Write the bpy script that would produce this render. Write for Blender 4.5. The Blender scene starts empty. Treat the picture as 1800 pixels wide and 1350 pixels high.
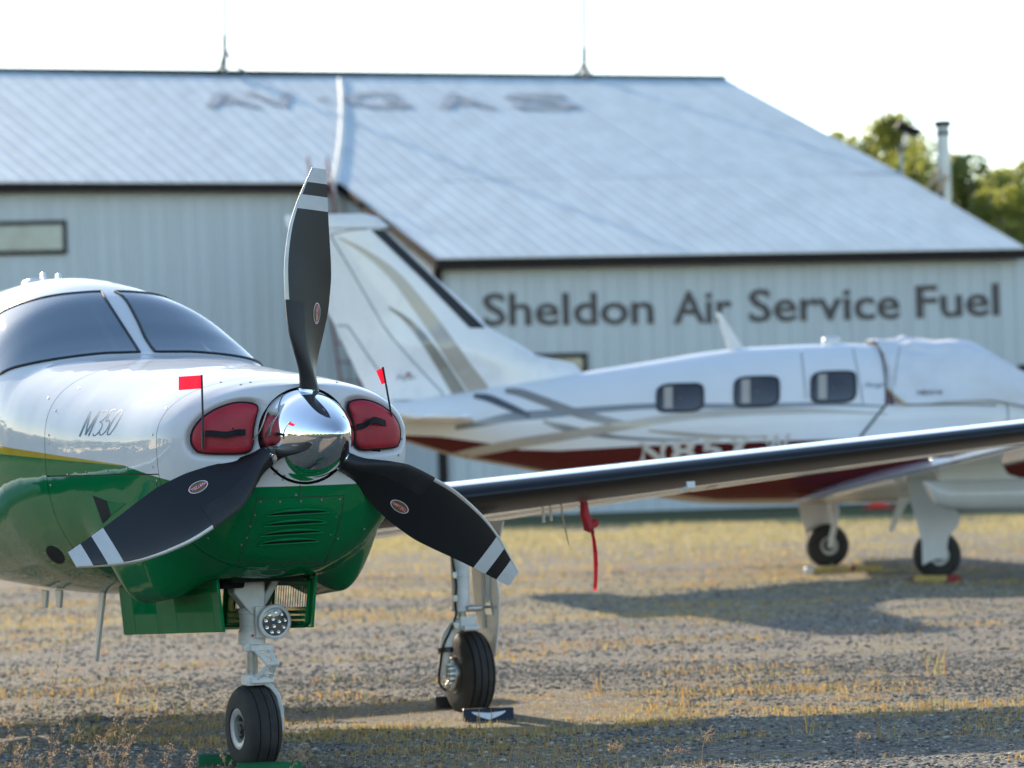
import bpy, bmesh, math, random
import numpy as np
from mathutils import Vector, Matrix, Euler
from mathutils.bvhtree import BVHTree
from mathutils.geometry import tessellate_polygon
random.seed(7); np.random.seed(7)
R = math.radians
scene = bpy.context.scene
C = scene.collection

# ------------------------------------------------------------------ camera, sky, sun, exposure
EYE = Vector((0.0, 0.0, 1.30)); FPX = 5600.0; ROLL = 0.03
pitch = math.atan(111.0 / FPX)
fwd = Vector((0, math.cos(pitch), math.sin(pitch)))
rt0 = Vector((1, 0, 0)); up0 = rt0.cross(fwd)
rgt = rt0 * math.cos(ROLL) - up0 * math.sin(ROLL)
upv = rt0 * math.sin(ROLL) + up0 * math.cos(ROLL)
cam = bpy.data.cameras.new('camera'); camo = bpy.data.objects.new('camera', cam); C.objects.link(camo)
m = Matrix.Identity(4)
for i in range(3):
    m[i][0] = rgt[i]; m[i][1] = upv[i]; m[i][2] = -fwd[i]; m[i][3] = EYE[i]
camo.matrix_world = m
cam.sensor_width = 36; cam.lens = 36 * FPX / 1800; cam.clip_start = 0.5; cam.clip_end = 2000
cam.dof.use_dof = True; cam.dof.focus_distance = 12.35; cam.dof.aperture_fstop = 3.2; cam.dof.aperture_blades = 0
scene.camera = camo
SUN = Vector((-1.18, 2.48, 1.0)).normalized()
elev = math.asin(SUN.z); azim = math.atan2(SUN.x, SUN.y)
world = bpy.data.worlds.new("World"); scene.world = world; world.use_nodes = True
wn = world.node_tree.nodes; wl = world.node_tree.links; wn.clear()
sky = wn.new('ShaderNodeTexSky'); sky.sky_type = 'NISHITA'; sky.sun_disc = False
sky.sun_elevation = elev; sky.sun_rotation = azim; sky.altitude = 100
sky.air_density = 1.0; sky.dust_density = 0.25; sky.ozone_density = 1.0
bg = wn.new('ShaderNodeBackground'); bg.inputs['Strength'].default_value = 0.15
wo = wn.new('ShaderNodeOutputWorld')
wl.new(sky.outputs[0], bg.inputs[0]); wl.new(bg.outputs[0], wo.inputs[0])
sl = bpy.data.lights.new('sun', 'SUN'); sl.energy = 4.0; sl.angle = R(0.53); sl.color = (1.0, 0.85, 0.66)
so = bpy.data.objects.new('sun', sl); C.objects.link(so)
so.rotation_euler = (-SUN).to_track_quat('-Z', 'Y').to_euler(); so.location = (-20, 40, 20)
scene.view_settings.view_transform = 'Standard'; scene.view_settings.look = 'None'
scene.view_settings.exposure = 1.06; scene.view_settings.gamma = 1.0; scene.view_settings.use_curve_mapping = False
scene.render.engine = 'CYCLES'
scene.cycles.use_denoising = True
scene.cycles.max_bounces = 6; scene.cycles.caustics_reflective = False; scene.cycles.caustics_refractive = False
scene.cycles.sample_clamp_indirect = 6.0

# ------------------------------------------------------------------ helpers
def pray(px, py):
    return (fwd + rgt * ((px - 900) / FPX) - upv * ((py - 675) / FPX))
def at_y(px, py, Y):
    d = pray(px, py); return EYE + d * (Y / d.y)
def at_z(px, py, z):
    d = pray(px, py); return EYE + d * ((z - EYE.z) / d.z)
def at_plane(px, py, p0, n):
    d = pray(px, py); return EYE + d * ((p0 - EYE).dot(n) / d.dot(n))

class Frame:
    def __init__(s, o, deg):
        s.o = Vector(o); a = R(deg); s.a = a
        s.ex = Vector((math.cos(a), math.sin(a), 0)); s.ey = Vector((-math.sin(a), math.cos(a), 0))
    def l(s, w):
        v = w - s.o; return Vector((v.dot(s.ex), v.dot(s.ey), v.z))
    def ld(s, v): return Vector((v.dot(s.ex), v.dot(s.ey), v.z))
    def w(s, l): return s.o + s.ex * l[0] + s.ey * l[1] + Vector((0, 0, l[2]))
    def hit(s, px, py, ax, val):
        o = s.l(EYE); d = s.ld(pray(px, py)); t = (val - o[ax]) / d[ax]; return o + d * t

def smooth(a, b, x):
    t = np.clip((np.asarray(x, float) - a) / (b - a), 0, 1); return t * t * (3 - 2 * t)

def pchip(xs, ys):
    xs = np.array(xs, float); ys = np.array(ys, float); h = np.diff(xs); d = np.diff(ys) / h
    mm = np.zeros_like(ys); mm[0] = d[0]; mm[-1] = d[-1]
    for i in range(1, len(xs) - 1):
        if d[i - 1] * d[i] > 0:
            w1 = 2 * h[i] + h[i - 1]; w2 = h[i] + 2 * h[i - 1]
            mm[i] = (w1 + w2) / (w1 / d[i - 1] + w2 / d[i])
    def f(x):
        x = min(max(x, xs[0]), xs[-1]); i = min(max(int(np.searchsorted(xs, x)) - 1, 0), len(h) - 1)
        t = (x - xs[i]) / h[i]; t2 = t * t; t3 = t2 * t
        return ((2*t3 - 3*t2 + 1) * ys[i] + (t3 - 2*t2 + t) * h[i] * mm[i] + (-2*t3 + 3*t2) * ys[i+1] + (t3 - t2) * h[i] * mm[i+1])
    return f

class MB:
    """collects shapes; build() links them as ONE mesh object"""
    def __init__(s): s.v = []; s.f = []
    def add(s, vs, fs):
        k = len(s.v); s.v += [tuple(v) for v in vs]; s.f += [tuple(i + k for i in f) for f in fs]; return s
    def box(s, c, size, rot=None):
        x, y, z = [q / 2 for q in size]; M = rot.to_matrix() if isinstance(rot, Euler) else (rot or Matrix.Identity(3))
        c = Vector(c)
        vs = [c + M @ Vector((sx * x, sy * y, sz * z)) for sx in (-1, 1) for sy in (-1, 1) for sz in (-1, 1)]
        return s.add(vs, [(0, 1, 3, 2), (4, 6, 7, 5), (0, 4, 5, 1), (2, 3, 7, 6), (0, 2, 6, 4), (1, 5, 7, 3)])
    def bar(s, a, b, w, h, up=(0, 0, 1)):
        a = Vector(a); b = Vector(b); d = (b - a).normalized(); sd = d.cross(Vector(up))
        if sd.length < 1e-4: sd = d.cross(Vector((1, 0, 0)))
        sd.normalize(); u = sd.cross(d)
        vs = []
        for p in (a, b):
            for q, r in ((-1, -1), (1, -1), (1, 1), (-1, 1)): vs.append(p + sd * (q * w / 2) + u * (r * h / 2))
        return s.add(vs, [(0, 1, 2, 3), (7, 6, 5, 4), (0, 4, 5, 1), (1, 5, 6, 2), (2, 6, 7, 3), (3, 7, 4, 0)])
    def tube(s, pts, r, n=10, caps=True, closed=False):
        pts = [Vector(p) for p in pts]; N = len(pts); rs = r if hasattr(r, '__len__') else [r] * N
        vs = []; prev = None
        for i, p in enumerate(pts):
            if closed: d = pts[(i + 1) % N] - pts[i - 1]
            else: d = pts[min(i + 1, N - 1)] - pts[max(i - 1, 0)]
            if d.length < 1e-9: d = Vector((0, 0, 1))
            d.normalize()
            if prev is None:
                ref = Vector((0, 0, 1)) if abs(d.z) < .9 else Vector((1, 0, 0)); u = d.cross(ref).normalized()
            else:
                u = (prev - d * prev.dot(d)); u = u.normalized() if u.length > 1e-6 else d.cross(Vector((1, .3, 0))).normalized()
            prev = u; w = d.cross(u)
            for k in range(n):
                a = 2 * math.pi * k / n; vs.append(p + (u * math.cos(a) + w * math.sin(a)) * rs[i])
        fs = []
        for i in range(N if closed else N - 1):
            j = (i + 1) % N
            for k in range(n): fs.append((i*n + k, i*n + (k+1) % n, j*n + (k+1) % n, j*n + k))
        if caps and not closed:
            fs.append(tuple(range(n - 1, -1, -1))); fs.append(tuple((N-1)*n + k for k in range(n)))
        return s.add(vs, fs)
    def lathe(s, prof, o, axis, n=32, close=False, caps=True):
        """prof: (r, h) pairs along axis from o"""
        o = Vector(o); ax = Vector(axis).normalized(); ref = Vector((0, 0, 1)) if abs(ax.z) < .9 else Vector((1, 0, 0))
        u = ax.cross(ref).normalized(); w = ax.cross(u); vs = []; N = len(prof)
        for r, h in prof:
            for k in range(n):
                a = 2 * math.pi * k / n; vs.append(o + ax * h + (u * math.cos(a) + w * math.sin(a)) * max(r, 1e-5))
        fs = []
        for i in range(N if close else N - 1):
            j = (i + 1) % N
            for k in range(n): fs.append((i*n + k, i*n + (k+1) % n, j*n + (k+1) % n, j*n + k))
        if not close and caps:
            if prof[0][0] > 1e-4: fs.append(tuple(range(n - 1, -1, -1)))
            if prof[-1][0] > 1e-4: fs.append(tuple((N-1)*n + k for k in range(n)))
        return s.add(vs, fs)
    def grid(s, rows, closed=False):
        """rows: list of equal-length point rows"""
        n = len(rows[0]); vs = [p for r in rows for p in r]; fs = []
        for i in range(len(rows) - 1):
            for k in range(n if closed else n - 1):
                fs.append((i*n + k, i*n + (k+1) % n, (i+1)*n + (k+1) % n, (i+1)*n + k))
        return s.add(vs, fs)
    def prism(s, poly, ext):
        """poly: 3D points of a planar outline, ext: extrusion vector"""
        poly = [Vector(p) for p in poly]; n = len(poly); e = Vector(ext)
        vs = poly + [p + e for p in poly]; tris = tessellate_polygon([poly])
        fs = [tuple(t) for t in tris] + [tuple(i + n for i in reversed(t)) for t in tris]
        fs += [(i, (i+1) % n, n + (i+1) % n, n + i) for i in range(n)]
        return s.add(vs, fs)
    def mesh(s, name, sharp=35, smooth_=True):
        me = bpy.data.meshes.new(name); me.from_pydata(s.v, [], s.f); me.validate()
        bm = bmesh.new(); bm.from_mesh(me); bmesh.ops.recalc_face_normals(bm, faces=bm.faces); bm.to_mesh(me); bm.free()
        if smooth_:
            me.polygons.foreach_set('use_smooth', [True] * len(me.polygons)); me.set_sharp_from_angle(angle=R(sharp))
        return me
    def build(s, name, mat, parent=None, world=False, sharp=35, smooth_=True, bevel=0.0):
        return link(name, s.mesh(name, sharp, smooth_), mat, parent, world, bevel)

def link(name, me, mat, parent=None, world=False, bevel=0.0):
    o = bpy.data.objects.new(name, me); C.objects.link(o)
    if mat and not len(me.materials): me.materials.append(mat)
    if parent:
        o.parent = parent
        if world: o.location = -parent.location
    if bevel:
        b = o.modifiers.new('edge', 'BEVEL'); b.width = bevel; b.segments = 2; b.limit_method = 'ANGLE'; b.angle_limit = R(40)
    return o
def tag(o, label=None, cat=None, group=None, kind=None):
    if label: o['label'] = label
    if cat: o['category'] = cat
    if group: o['group'] = group
    if kind: o['kind'] = kind
    return o
def thing(name, label, cat, loc=(0, 0, 0), rotz=0.0, group=None):
    o = bpy.data.objects.new(name, None); C.objects.link(o); o.location = loc; o.rotation_euler = (0, 0, rotz)
    o.empty_display_size = .2
    return tag(o, label, cat, group)
def dup(root, loc, rotz, label, group=None):
    r = root.copy(); C.objects.link(r); r.location = loc; r.rotation_euler = (0, 0, rotz); r['label'] = label
    if group: r['group'] = group
    for ch in list(root.children):
        c = ch.copy(); C.objects.link(c); c.parent = r
        for g in ch.children:
            d = g.copy(); C.objects.link(d); d.parent = c
    return r

# ------------------------------------------------------------------ materials
def newmat(name):
    m = bpy.data.materials.new(name); m.use_nodes = True; n = m.node_tree.nodes
    return m, n, m.node_tree.links, n['Principled BSDF']
def mat(name, col, rough=.5, metal=0.0, coat=0.0, var=.12, scale=6.0, bump=0.0, bscale=60.0, rvar=.1, spec=.5, stretch=None):
    m, n, l, p = newmat(name)
    p.inputs['Metallic'].default_value = metal; p.inputs['Coat Weight'].default_value = coat
    p.inputs['Coat Roughness'].default_value = .04; p.inputs['Specular IOR Level'].default_value = spec
    tc = n.new('ShaderNodeTexCoord'); co = tc.outputs['Object']
    if stretch:
        mp = n.new('ShaderNodeMapping'); mp.inputs['Scale'].default_value = stretch; l.new(co, mp.inputs[0]); co = mp.outputs[0]
    nz = n.new('ShaderNodeTexNoise'); nz.inputs['Scale'].default_value = scale; nz.inputs['Detail'].default_value = 5
    l.new(co, nz.inputs['Vector'])
    rp = n.new('ShaderNodeValToRGB')
    a = [max(0, c * (1 - var)) for c in col]; b = [min(1, c * (1 + var)) for c in col]
    rp.color_ramp.elements[0].position = .3; rp.color_ramp.elements[0].color = (*a, 1)
    rp.color_ramp.elements[1].position = .7; rp.color_ramp.elements[1].color = (*b, 1)
    l.new(nz.outputs['Fac'], rp.inputs[0]); l.new(rp.outputs[0], p.inputs['Base Color'])
    mr = n.new('ShaderNodeMapRange'); mr.inputs['To Min'].default_value = max(.02, rough * (1 - rvar)); mr.inputs['To Max'].default_value = min(1, rough * (1 + rvar))
    l.new(nz.outputs['Fac'], mr.inputs['Value']); l.new(mr.outputs[0], p.inputs['Roughness'])
    if bump:
        n2 = n.new('ShaderNodeTexNoise'); n2.inputs['Scale'].default_value = bscale; n2.inputs['Detail'].default_value = 4
        l.new(co, n2.inputs['Vector'])
        bp = n.new('ShaderNodeBump'); bp.inputs['Strength'].default_value = bump; bp.inputs['Distance'].default_value = .01
        l.new(n2.outputs['Fac'], bp.inputs['Height']); l.new(bp.outputs[0], p.inputs['Normal'])
    return m

def curve_gate(n, l, ysock, zsock, pts):
    """1 where z is below the piecewise line through (y, z) points"""
    fy = n.new('ShaderNodeMapRange'); fy.inputs['From Min'].default_value = -2; fy.inputs['From Max'].default_value = 10
    l.new(ysock, fy.inputs['Value'])
    fc = n.new('ShaderNodeFloatCurve'); cv = fc.mapping.curves[0]
    q = [((y + 2) / 12, z / 4) for y, z in pts]
    cv.points[0].location = (0, q[0][1]); cv.points[1].location = (1, q[-1][1])
    for a, b in q: cv.points.new(a, b)
    for p in cv.points: p.handle_type = 'VECTOR'
    fc.mapping.update(); l.new(fy.outputs[0], fc.inputs['Value'])
    mu = n.new('ShaderNodeMath'); mu.operation = 'MULTIPLY'; mu.inputs[1].default_value = 4; l.new(fc.outputs[0], mu.inputs[0])
    sb = n.new('ShaderNodeMath'); sb.operation = 'SUBTRACT'; l.new(mu.outputs[0], sb.inputs[0]); l.new(zsock, sb.inputs[1])
    ml = n.new('ShaderNodeMath'); ml.operation = 'MULTIPLY_ADD'; ml.use_clamp = True
    ml.inputs[1].default_value = 400; ml.inputs[2].default_value = .5; l.new(sb.outputs[0], ml.inputs[0])
    return ml.outputs[0]
def livery(name, base, layers, rough=.12, wave=.055, coat=.6):
    m, n, l, p = newmat(name)
    tc = n.new('ShaderNodeTexCoord'); sp = n.new('ShaderNodeSeparateXYZ'); l.new(tc.outputs['Object'], sp.inputs[0])
    nz = n.new('ShaderNodeTexNoise'); nz.inputs['Scale'].default_value = 3; nz.inputs['Detail'].default_value = 6; l.new(tc.outputs['Object'], nz.inputs['Vector'])
    cur = None
    for pts, col in layers:
        g = curve_gate(n, l, sp.outputs['Y'], sp.outputs['Z'], pts)
        mx = n.new('ShaderNodeMix'); mx.data_type = 'RGBA'; l.new(g, mx.inputs[0])
        if cur is None: mx.inputs[6].default_value = (*base, 1)
        else: l.new(cur, mx.inputs[6])
        mx.inputs[7].default_value = (*col, 1); cur = mx.outputs[2]
    hv = n.new('ShaderNodeHueSaturation'); mr = n.new('ShaderNodeMapRange')
    mr.inputs['To Min'].default_value = .93; mr.inputs['To Max'].default_value = 1.05
    l.new(nz.outputs['Fac'], mr.inputs['Value']); l.new(mr.outputs[0], hv.inputs['Value']); l.new(cur, hv.inputs['Color'])
    l.new(hv.outputs[0], p.inputs['Base Color'])
    p.inputs['Roughness'].default_value = .45; p.inputs['Specular IOR Level'].default_value = 0.0; p.inputs['Coat Weight'].default_value = coat; p.inputs['Coat IOR'].default_value = 1.42; p.inputs['Coat Roughness'].default_value = .02
    n2 = n.new('ShaderNodeTexNoise'); n2.inputs['Scale'].default_value = 4.5; n2.inputs['Detail'].default_value = 1.5; l.new(tc.outputs['Object'], n2.inputs['Vector'])
    bp = n.new('ShaderNodeBump'); bp.inputs['Strength'].default_value = wave; bp.inputs['Distance'].default_value = .05
    l.new(n2.outputs['Fac'], bp.inputs['Height']); l.new(bp.outputs[0], p.inputs['Normal']); l.new(bp.outputs[0], p.inputs['Coat Normal'])
    return m

WHITE = (.72, .72, .715); GREEN = (.002, .172, .053); GOLD = (.52, .36, .045)
M = {}
M['chrome'] = mat('polished_chrome', (.86, .87, .88), .035, 1.0, var=.01, rvar=.3)
M['black_blade'] = mat('matt_black_blade', (.012, .013, .015), .42, var=.2, scale=12)
M['boot'] = mat('black_rubber_boot', (.010, .012, .015), .42, coat=.05, spec=.35, var=.2, scale=8)
M['rubber_rough'] = mat('deicer_rubber', (.014, .015, .017), .5, var=.25, scale=20, bump=.15, bscale=150)
M['steel'] = mat('brushed_steel', (.55, .55, .52), .35, 1.0, var=.1, scale=30)
M['erosion'] = mat('nickel_edge', (.50, .49, .46), .42, .8, var=.08, scale=18)
M['red_cloth'] = mat('red_vinyl', (.42, .014, .030), .48, var=.18, scale=9, bump=.12, bscale=40)
M['red_flag'] = mat('red_flag_cloth', (.80, .010, .045), .6, var=.08, scale=30)
M['black_web'] = mat('black_webbing', (.006, .006, .007), .8, var=.3, scale=60, bump=.3, bscale=300)
M['black'] = mat('black_plastic', (.012, .012, .013), .45, var=.2)
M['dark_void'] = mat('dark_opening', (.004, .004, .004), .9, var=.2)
M['white_paint'] = mat('white_paint', WHITE, .25, coat=.8, var=.04)
M['gear_white'] = mat('gear_white_enamel', (.72, .72, .69), .35, coat=.3, var=.10, scale=18, bump=.04, bscale=80)
M['gear_tan'] = mat('gear_door_paint', (.70, .69, .64), .3, coat=.5, var=.06, scale=9)
M['green_paint'] = mat('green_paint', GREEN, .35, coat=.3, var=.08, scale=10, spec=.0)
M['green_wood'] = mat('green_painted_wood', (.004, .12, .04), .65, var=.25, scale=14, bump=.15, bscale=60, spec=.3)
M['rim_dark'] = mat('dark_hub', (.05, .048, .045), .5, .3, var=.3)
M['tyre'] = mat('tyre_rubber', (.030, .027, .024), .72, var=.35, scale=14, bump=.25, bscale=90)
M['rim'] = mat('painted_rim', (.50, .50, .48), .4, .3, var=.12, scale=20)
M['glass'] = mat('cabin_glass', (.06, .095, .13), .06, coat=1.0, var=.35, scale=1.6, spec=.7)
M['seat'] = mat('grey_leather', (.22, .20, .18), .55, var=.1, scale=10)
M['liner'] = mat('cabin_liner', (.30, .30, .30), .7, var=.06)
def hazed_glass():
    m, n, l, p = newmat('windshield_glass'); n.remove(p)
    t = n.new('ShaderNodeBsdfTransparent'); t.inputs[0].default_value = (.62, .70, .74, 1); g = n.new('ShaderNodeBsdfGlossy'); g.inputs['Roughness'].default_value = .03
    tc = n.new('ShaderNodeTexCoord'); nz = n.new('ShaderNodeTexNoise'); nz.inputs['Scale'].default_value = 2.2; l.new(tc.outputs['Object'], nz.inputs['Vector'])
    bp = n.new('ShaderNodeBump'); bp.inputs['Strength'].default_value = .05; bp.inputs['Distance'].default_value = .05; l.new(nz.outputs['Fac'], bp.inputs['Height']); l.new(bp.outputs[0], g.inputs['Normal'])
    f = n.new('ShaderNodeFresnel'); f.inputs['IOR'].default_value = 1.62; d = n.new('ShaderNodeBsdfDiffuse'); d.inputs[0].default_value = (.27, .36, .44, 1); y = n.new('ShaderNodeMixShader'); y.inputs[0].default_value = .5; l.new(t.outputs[0], y.inputs[1]); l.new(d.outputs[0], y.inputs[2]); x = n.new('ShaderNodeMixShader')  # blue diffuse half paints a sky-reflection haze into the pane
    l.new(f.outputs[0], x.inputs[0]); l.new(y.outputs[0], x.inputs[1]); l.new(g.outputs[0], x.inputs[2]); l.new(x.outputs[0], n['Material Output'].inputs[0]); return m
M['clear'] = hazed_glass()
M['seal'] = mat('black_window_seal', (.012, .014, .016), .5, var=.2)
M['lens'] = mat('lamp_lens', (.10, .10, .10), .05, coat=1.0, var=.2, spec=.8)
M['led'] = mat('led_reflector', (.75, .75, .75), .15, .9, var=.1)
M['wire'] = mat('wire_rope', (.42, .40, .36), .4, .8, var=.2, scale=80)
M['navy'] = mat('navy_chock_rubber', (.008, .013, .026), .45, var=.25, scale=20)
M['logo_white'] = mat('white_print', (.75, .77, .80), .45, var=.05)
M['grey_print'] = mat('grey_blue_print', (.15, .22, .28), .6, var=.08, spec=.1)
M['screw'] = mat('zinc_screws', (.38, .36, .33), .35, .8, var=.15)
M['seam'] = mat('seam_gap', (.05, .055, .05), .6, var=.2)
M['taupe'] = mat('taupe_stripe', (.42, .375, .32), .25, coat=.8, var=.05)
M['grey_stripe'] = mat('slate_stripe', (.22, .235, .25), .25, coat=.8, var=.05)
M['maroon'] = mat('maroon_paint', (.10, .010, .012), .25, coat=.8, var=.1)
M['gold_line'] = mat('gold_stripe', (.45, .30, .06), .25, coat=.8, var=.06)
M['cover_cloth'] = mat('white_cover_cloth', (.72, .73, .75), .8, var=.06, scale=4, bump=.35, bscale=5)
M['fin_grey'] = mat('tail_white', (.82, .82, .81), .28, coat=.6, var=.03)
M['wall_metal'] = mat('grey_wall_steel', (.575, .62, .635), .5, .05, var=.05, scale=1.2, stretch=(1, 1, .15))
M['roof_metal'] = mat('galvanised_roof', (.535, .615, .635), .6, .0, spec=.25, var=.10, scale=1.5, stretch=(1.4, .3, 1), bump=.06, bscale=3)
M['brown_trim'] = mat('dark_brown_trim', (.035, .028, .027), .85, spec=.1, var=.1)
M['sign_brown'] = mat('sign_letters', (.075, .062, .060), .5, var=.1)
M['roof_letter'] = mat('faded_roof_letters', (.30, .34, .37), .6, var=.35, scale=3)
M['win_glass'] = mat('hangar_window_glass', (.20, .24, .23), .08, coat=1.0, var=.5, scale=1.2)
M['ladder_red'] = mat('red_ladder_paint', (.22, .03, .035), .5, var=.2)
M['white_cable'] = mat('white_cable', (.75, .72, .68), .5, var=.1)
M['galv_pipe'] = mat('stainless_pipe', (.34, .36, .38), .3, .9, var=.1, scale=3)
M['antenna_grey'] = mat('antenna_grey', (.13, .14, .15), .6, var=.15)
M['wood'] = mat('raw_lumber', (.55, .36, .20), .7, var=.15, scale=12, stretch=(1, 1, 6))
M['yellow'] = mat('faded_yellow_paint', (.46, .33, .09), .6, var=.2, scale=16)
M['red_paint'] = mat('red_paint', (.26, .015, .018), .5, var=.2, scale=16)
M['cone_red'] = mat('orange_red_plastic', (.62, .03, .012), .5, var=.1)
M['leaf'] = mat('tree_leaves', (.12, .14, .03), .55, var=.4, scale=.8)
M['leaf_dark'] = mat('dark_tree_leaves', (.075, .10, .025), .55, var=.4, scale=.8)
M['bark'] = mat('bark', (.14, .11, .08), .8, var=.3, bump=.4, bscale=20)
M['asphalt'] = mat('asphalt', (.045, .045, .046), .85, var=.25, scale=2.5, bump=.3, bscale=120)
M['straw_far'] = None
for k in ('leaf', 'leaf_dark', 'red_flag'):
    mm_ = M[k]; nn = mm_.node_tree.nodes; p_ = nn['Principled BSDF']
    tr = nn.new('ShaderNodeBsdfTranslucent'); tr.inputs[0].default_value = {'leaf': (.48, .50, .10, 1), 'leaf_dark': (.32, .36, .08, 1), 'red_flag': (.85, .02, .05, 1)}[k]
    ad = nn.new('ShaderNodeMixShader'); ad.inputs[0].default_value = .45; out = nn['Material Output']; ll = mm_.node_tree.links
    ll.new(p_.outputs[0], ad.inputs[1]); ll.new(tr.outputs[0], ad.inputs[2]); ll.new(ad.outputs[0], out.inputs[0])

# ------------------------------------------------------------------ ground
def vnoise(x, y, seed=0):
    """value noise in [0,1]"""
    xi = np.floor(x).astype(np.int64); yi = np.floor(y).astype(np.int64); fx = x - xi; fy = y - yi
    fx = fx * fx * (3 - 2 * fx); fy = fy * fy * (3 - 2 * fy)
    def h(a, b):
        k = (a * 374761393 + b * 668265263 + seed * 1442695041) & 0xffffffff
        k = ((k ^ (k >> 13)) * 1274126177) & 0xffffffff
        return ((k ^ (k >> 16)) & 0xffff) / 65535.0
    return (h(xi, yi) * (1 - fx) + h(xi + 1, yi) * fx) * (1 - fy) + (h(xi, yi + 1) * (1 - fx) + h(xi + 1, yi + 1) * fx) * fy
def ground_h(x, y):
    x = np.asarray(x, float); y = np.asarray(y, float)
    z = .020 * (vnoise(x * 1.3, y * 1.0, 1) - .5) + .010 * (vnoise(x * 4.1, y * 4.1, 2) - .5) + .007 * (vnoise(x * 11, y * 11, 3) - .5)
    z += .010 * (vnoise(x * .5 + 9, y * 2.2, 5) - .5)
    z -= .036 * np.exp(-((x + .15) / 1.1) ** 2 - ((y - 15.95) / 1.1) ** 2)
    return z
def ground_material():
    m, n, l, p = newmat('gravel_ground')
    tc = n.new('ShaderNodeTexCoord'); P = tc.outputs['Object']
    sp = n.new('ShaderNodeSeparateXYZ'); l.new(P, sp.inputs[0])
    def noise(scale, detail=4, stretch=None):
        v = P
        if stretch:
            mp = n.new('ShaderNodeMapping'); mp.inputs['Scale'].default_value = stretch; l.new(P, mp.inputs[0]); v = mp.outputs[0]
        t = n.new('ShaderNodeTexNoise'); t.inputs['Scale'].default_value = scale; t.inputs['Detail'].default_value = detail; l.new(v, t.inputs['Vector']); return t.outputs['Fac']
    def ramp(sock, stops):
        r = n.new('ShaderNodeValToRGB'); e = r.color_ramp.elements
        while len(e) < len(stops): e.new(.5)
        for q, (a, c) in zip(e, stops): q.position = a; q.color = (*c, 1) if len(c) == 3 else c
        l.new(sock, r.inputs[0]); return r.outputs[0]
    def mix(f, a, b):
        x = n.new('ShaderNodeMix'); x.data_type = 'RGBA'; l.new(f, x.inputs[0]); l.new(a, x.inputs[6]); l.new(b, x.inputs[7]); return x.outputs[2]
    def math_(op, a, b, clamp=False):
        x = n.new('ShaderNodeMath'); x.operation = op; x.use_clamp = clamp
        for i, s in enumerate((a, b)):
            if isinstance(s, (int, float)): x.inputs[i].default_value = s
            else: l.new(s, x.inputs[i])
        return x.outputs[0]
    vo = n.new('ShaderNodeTexVoronoi'); vo.inputs['Scale'].default_value = 58; l.new(P, vo.inputs['Vector'])
    vs = n.new('ShaderNodeSeparateColor'); l.new(vo.outputs['Color'], vs.inputs[0])
    stone = ramp(vs.outputs[0], [(0, (.075, .076, .076)), (.35, (.20, .187, .165)), (.75, (.345, .31, .255)), (1, (.53, .49, .42))])
    dirt = ramp(noise(2.2, 6), [(.3, (.235, .195, .14)), (.7, (.39, .325, .235))])
    track = noise(1.0, 5, (.12, 1.5, 1))
    bl = math_('ADD', math_('MULTIPLY', noise(5, 5), .55), math_('MULTIPLY', track, .45))
    base = mix(ramp(bl, [(.38, (.25,) * 3), (.58, (.95,) * 3)]), dirt, stone)
    straw = ramp(noise(9, 6, (1, .5, 1)), [(.25, (.25, .20, .12)), (.5, (.40, .33, .18)), (.75, (.52, .45, .27))])
    green = ramp(noise(7, 5), [(.3, (.07, .085, .03)), (.7, (.15, .155, .06))])
    # where dry grass grows: a broad belt near the hangar, thin strips nearer
    def belt(a, b, c, d):
        r1 = n.new('ShaderNodeMapRange'); r1.interpolation_type = 'SMOOTHSTEP'; r1.inputs['From Min'].default_value = a; r1.inputs['From Max'].default_value = b; l.new(sp.outputs['Y'], r1.inputs['Value'])
        r2 = n.new('ShaderNodeMapRange'); r2.interpolation_type = 'SMOOTHSTEP'; r2.inputs['From Min'].default_value = c; r2.inputs['From Max'].default_value = d; r2.inputs['To Min'].default_value = 1; r2.inputs['To Max'].default_value = 0; l.new(sp.outputs['Y'], r2.inputs['Value'])
        return math_('MULTIPLY', r1.outputs[0], r2.outputs[0])
    patch = noise(.55, 5, (.5, 1.3, 1)); fine = noise(2.4, 4, (.45, 1.5, 1))
    pp = math_('ADD', math_('MULTIPLY', patch, .6), math_('MULTIPLY', fine, .4))
    b1 = belt(36, 43, 53, 60); b2 = belt(13.6, 14.4, 15.6, 17.5); b3 = belt(22, 24, 29, 33)
    lvl = math_('ADD', math_('ADD', math_('MULTIPLY', b1, .20), math_('MULTIPLY', b2, .10)), math_('MULTIPLY', b3, .15))
    msk = math_('ADD', pp, lvl)
    mk = n.new('ShaderNodeMapRange'); mk.interpolation_type = 'SMOOTHSTEP'; mk.inputs['From Min'].default_value = .55; mk.inputs['From Max'].default_value = .72; l.new(msk, mk.inputs['Value'])
    c1 = mix(math_('MULTIPLY', mk.outputs[0], .85), base, straw)
    b4 = belt(51, 53.5, 200, 220)
    gm = math_('MULTIPLY', b4, .9)
    c2 = mix(gm, c1, green)
    l.new(c2, p.inputs['Base Color']); p.inputs['Roughness'].default_value = .95; p.inputs['Specular IOR Level'].default_value = .2
    hsum = math_('ADD', math_('MULTIPLY', vo.outputs['Distance'], -1.0), math_('MULTIPLY', noise(120, 4), .5))
    bp = n.new('ShaderNodeBump'); bp.inputs['Strength'].default_value = 1.0; bp.inputs['Distance'].default_value = .026
    l.new(hsum, bp.inputs['Height'])
    bp2 = n.new('ShaderNodeBump'); bp2.inputs['Strength'].default_value = .35; bp2.inputs['Distance'].default_value = .08
    l.new(noise(3.0, 5), bp2.inputs['Height']); l.new(bp.outputs[0], bp2.inputs['Normal']); l.new(bp2.outputs[0], p.inputs['Normal'])
    return m
M['ground'] = ground_material()
g = MB()
xs = np.arange(-6.5, 8.01, .05); ys = np.concatenate([np.arange(11.0, 24, .05), np.arange(24, 44, .12)])
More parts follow.
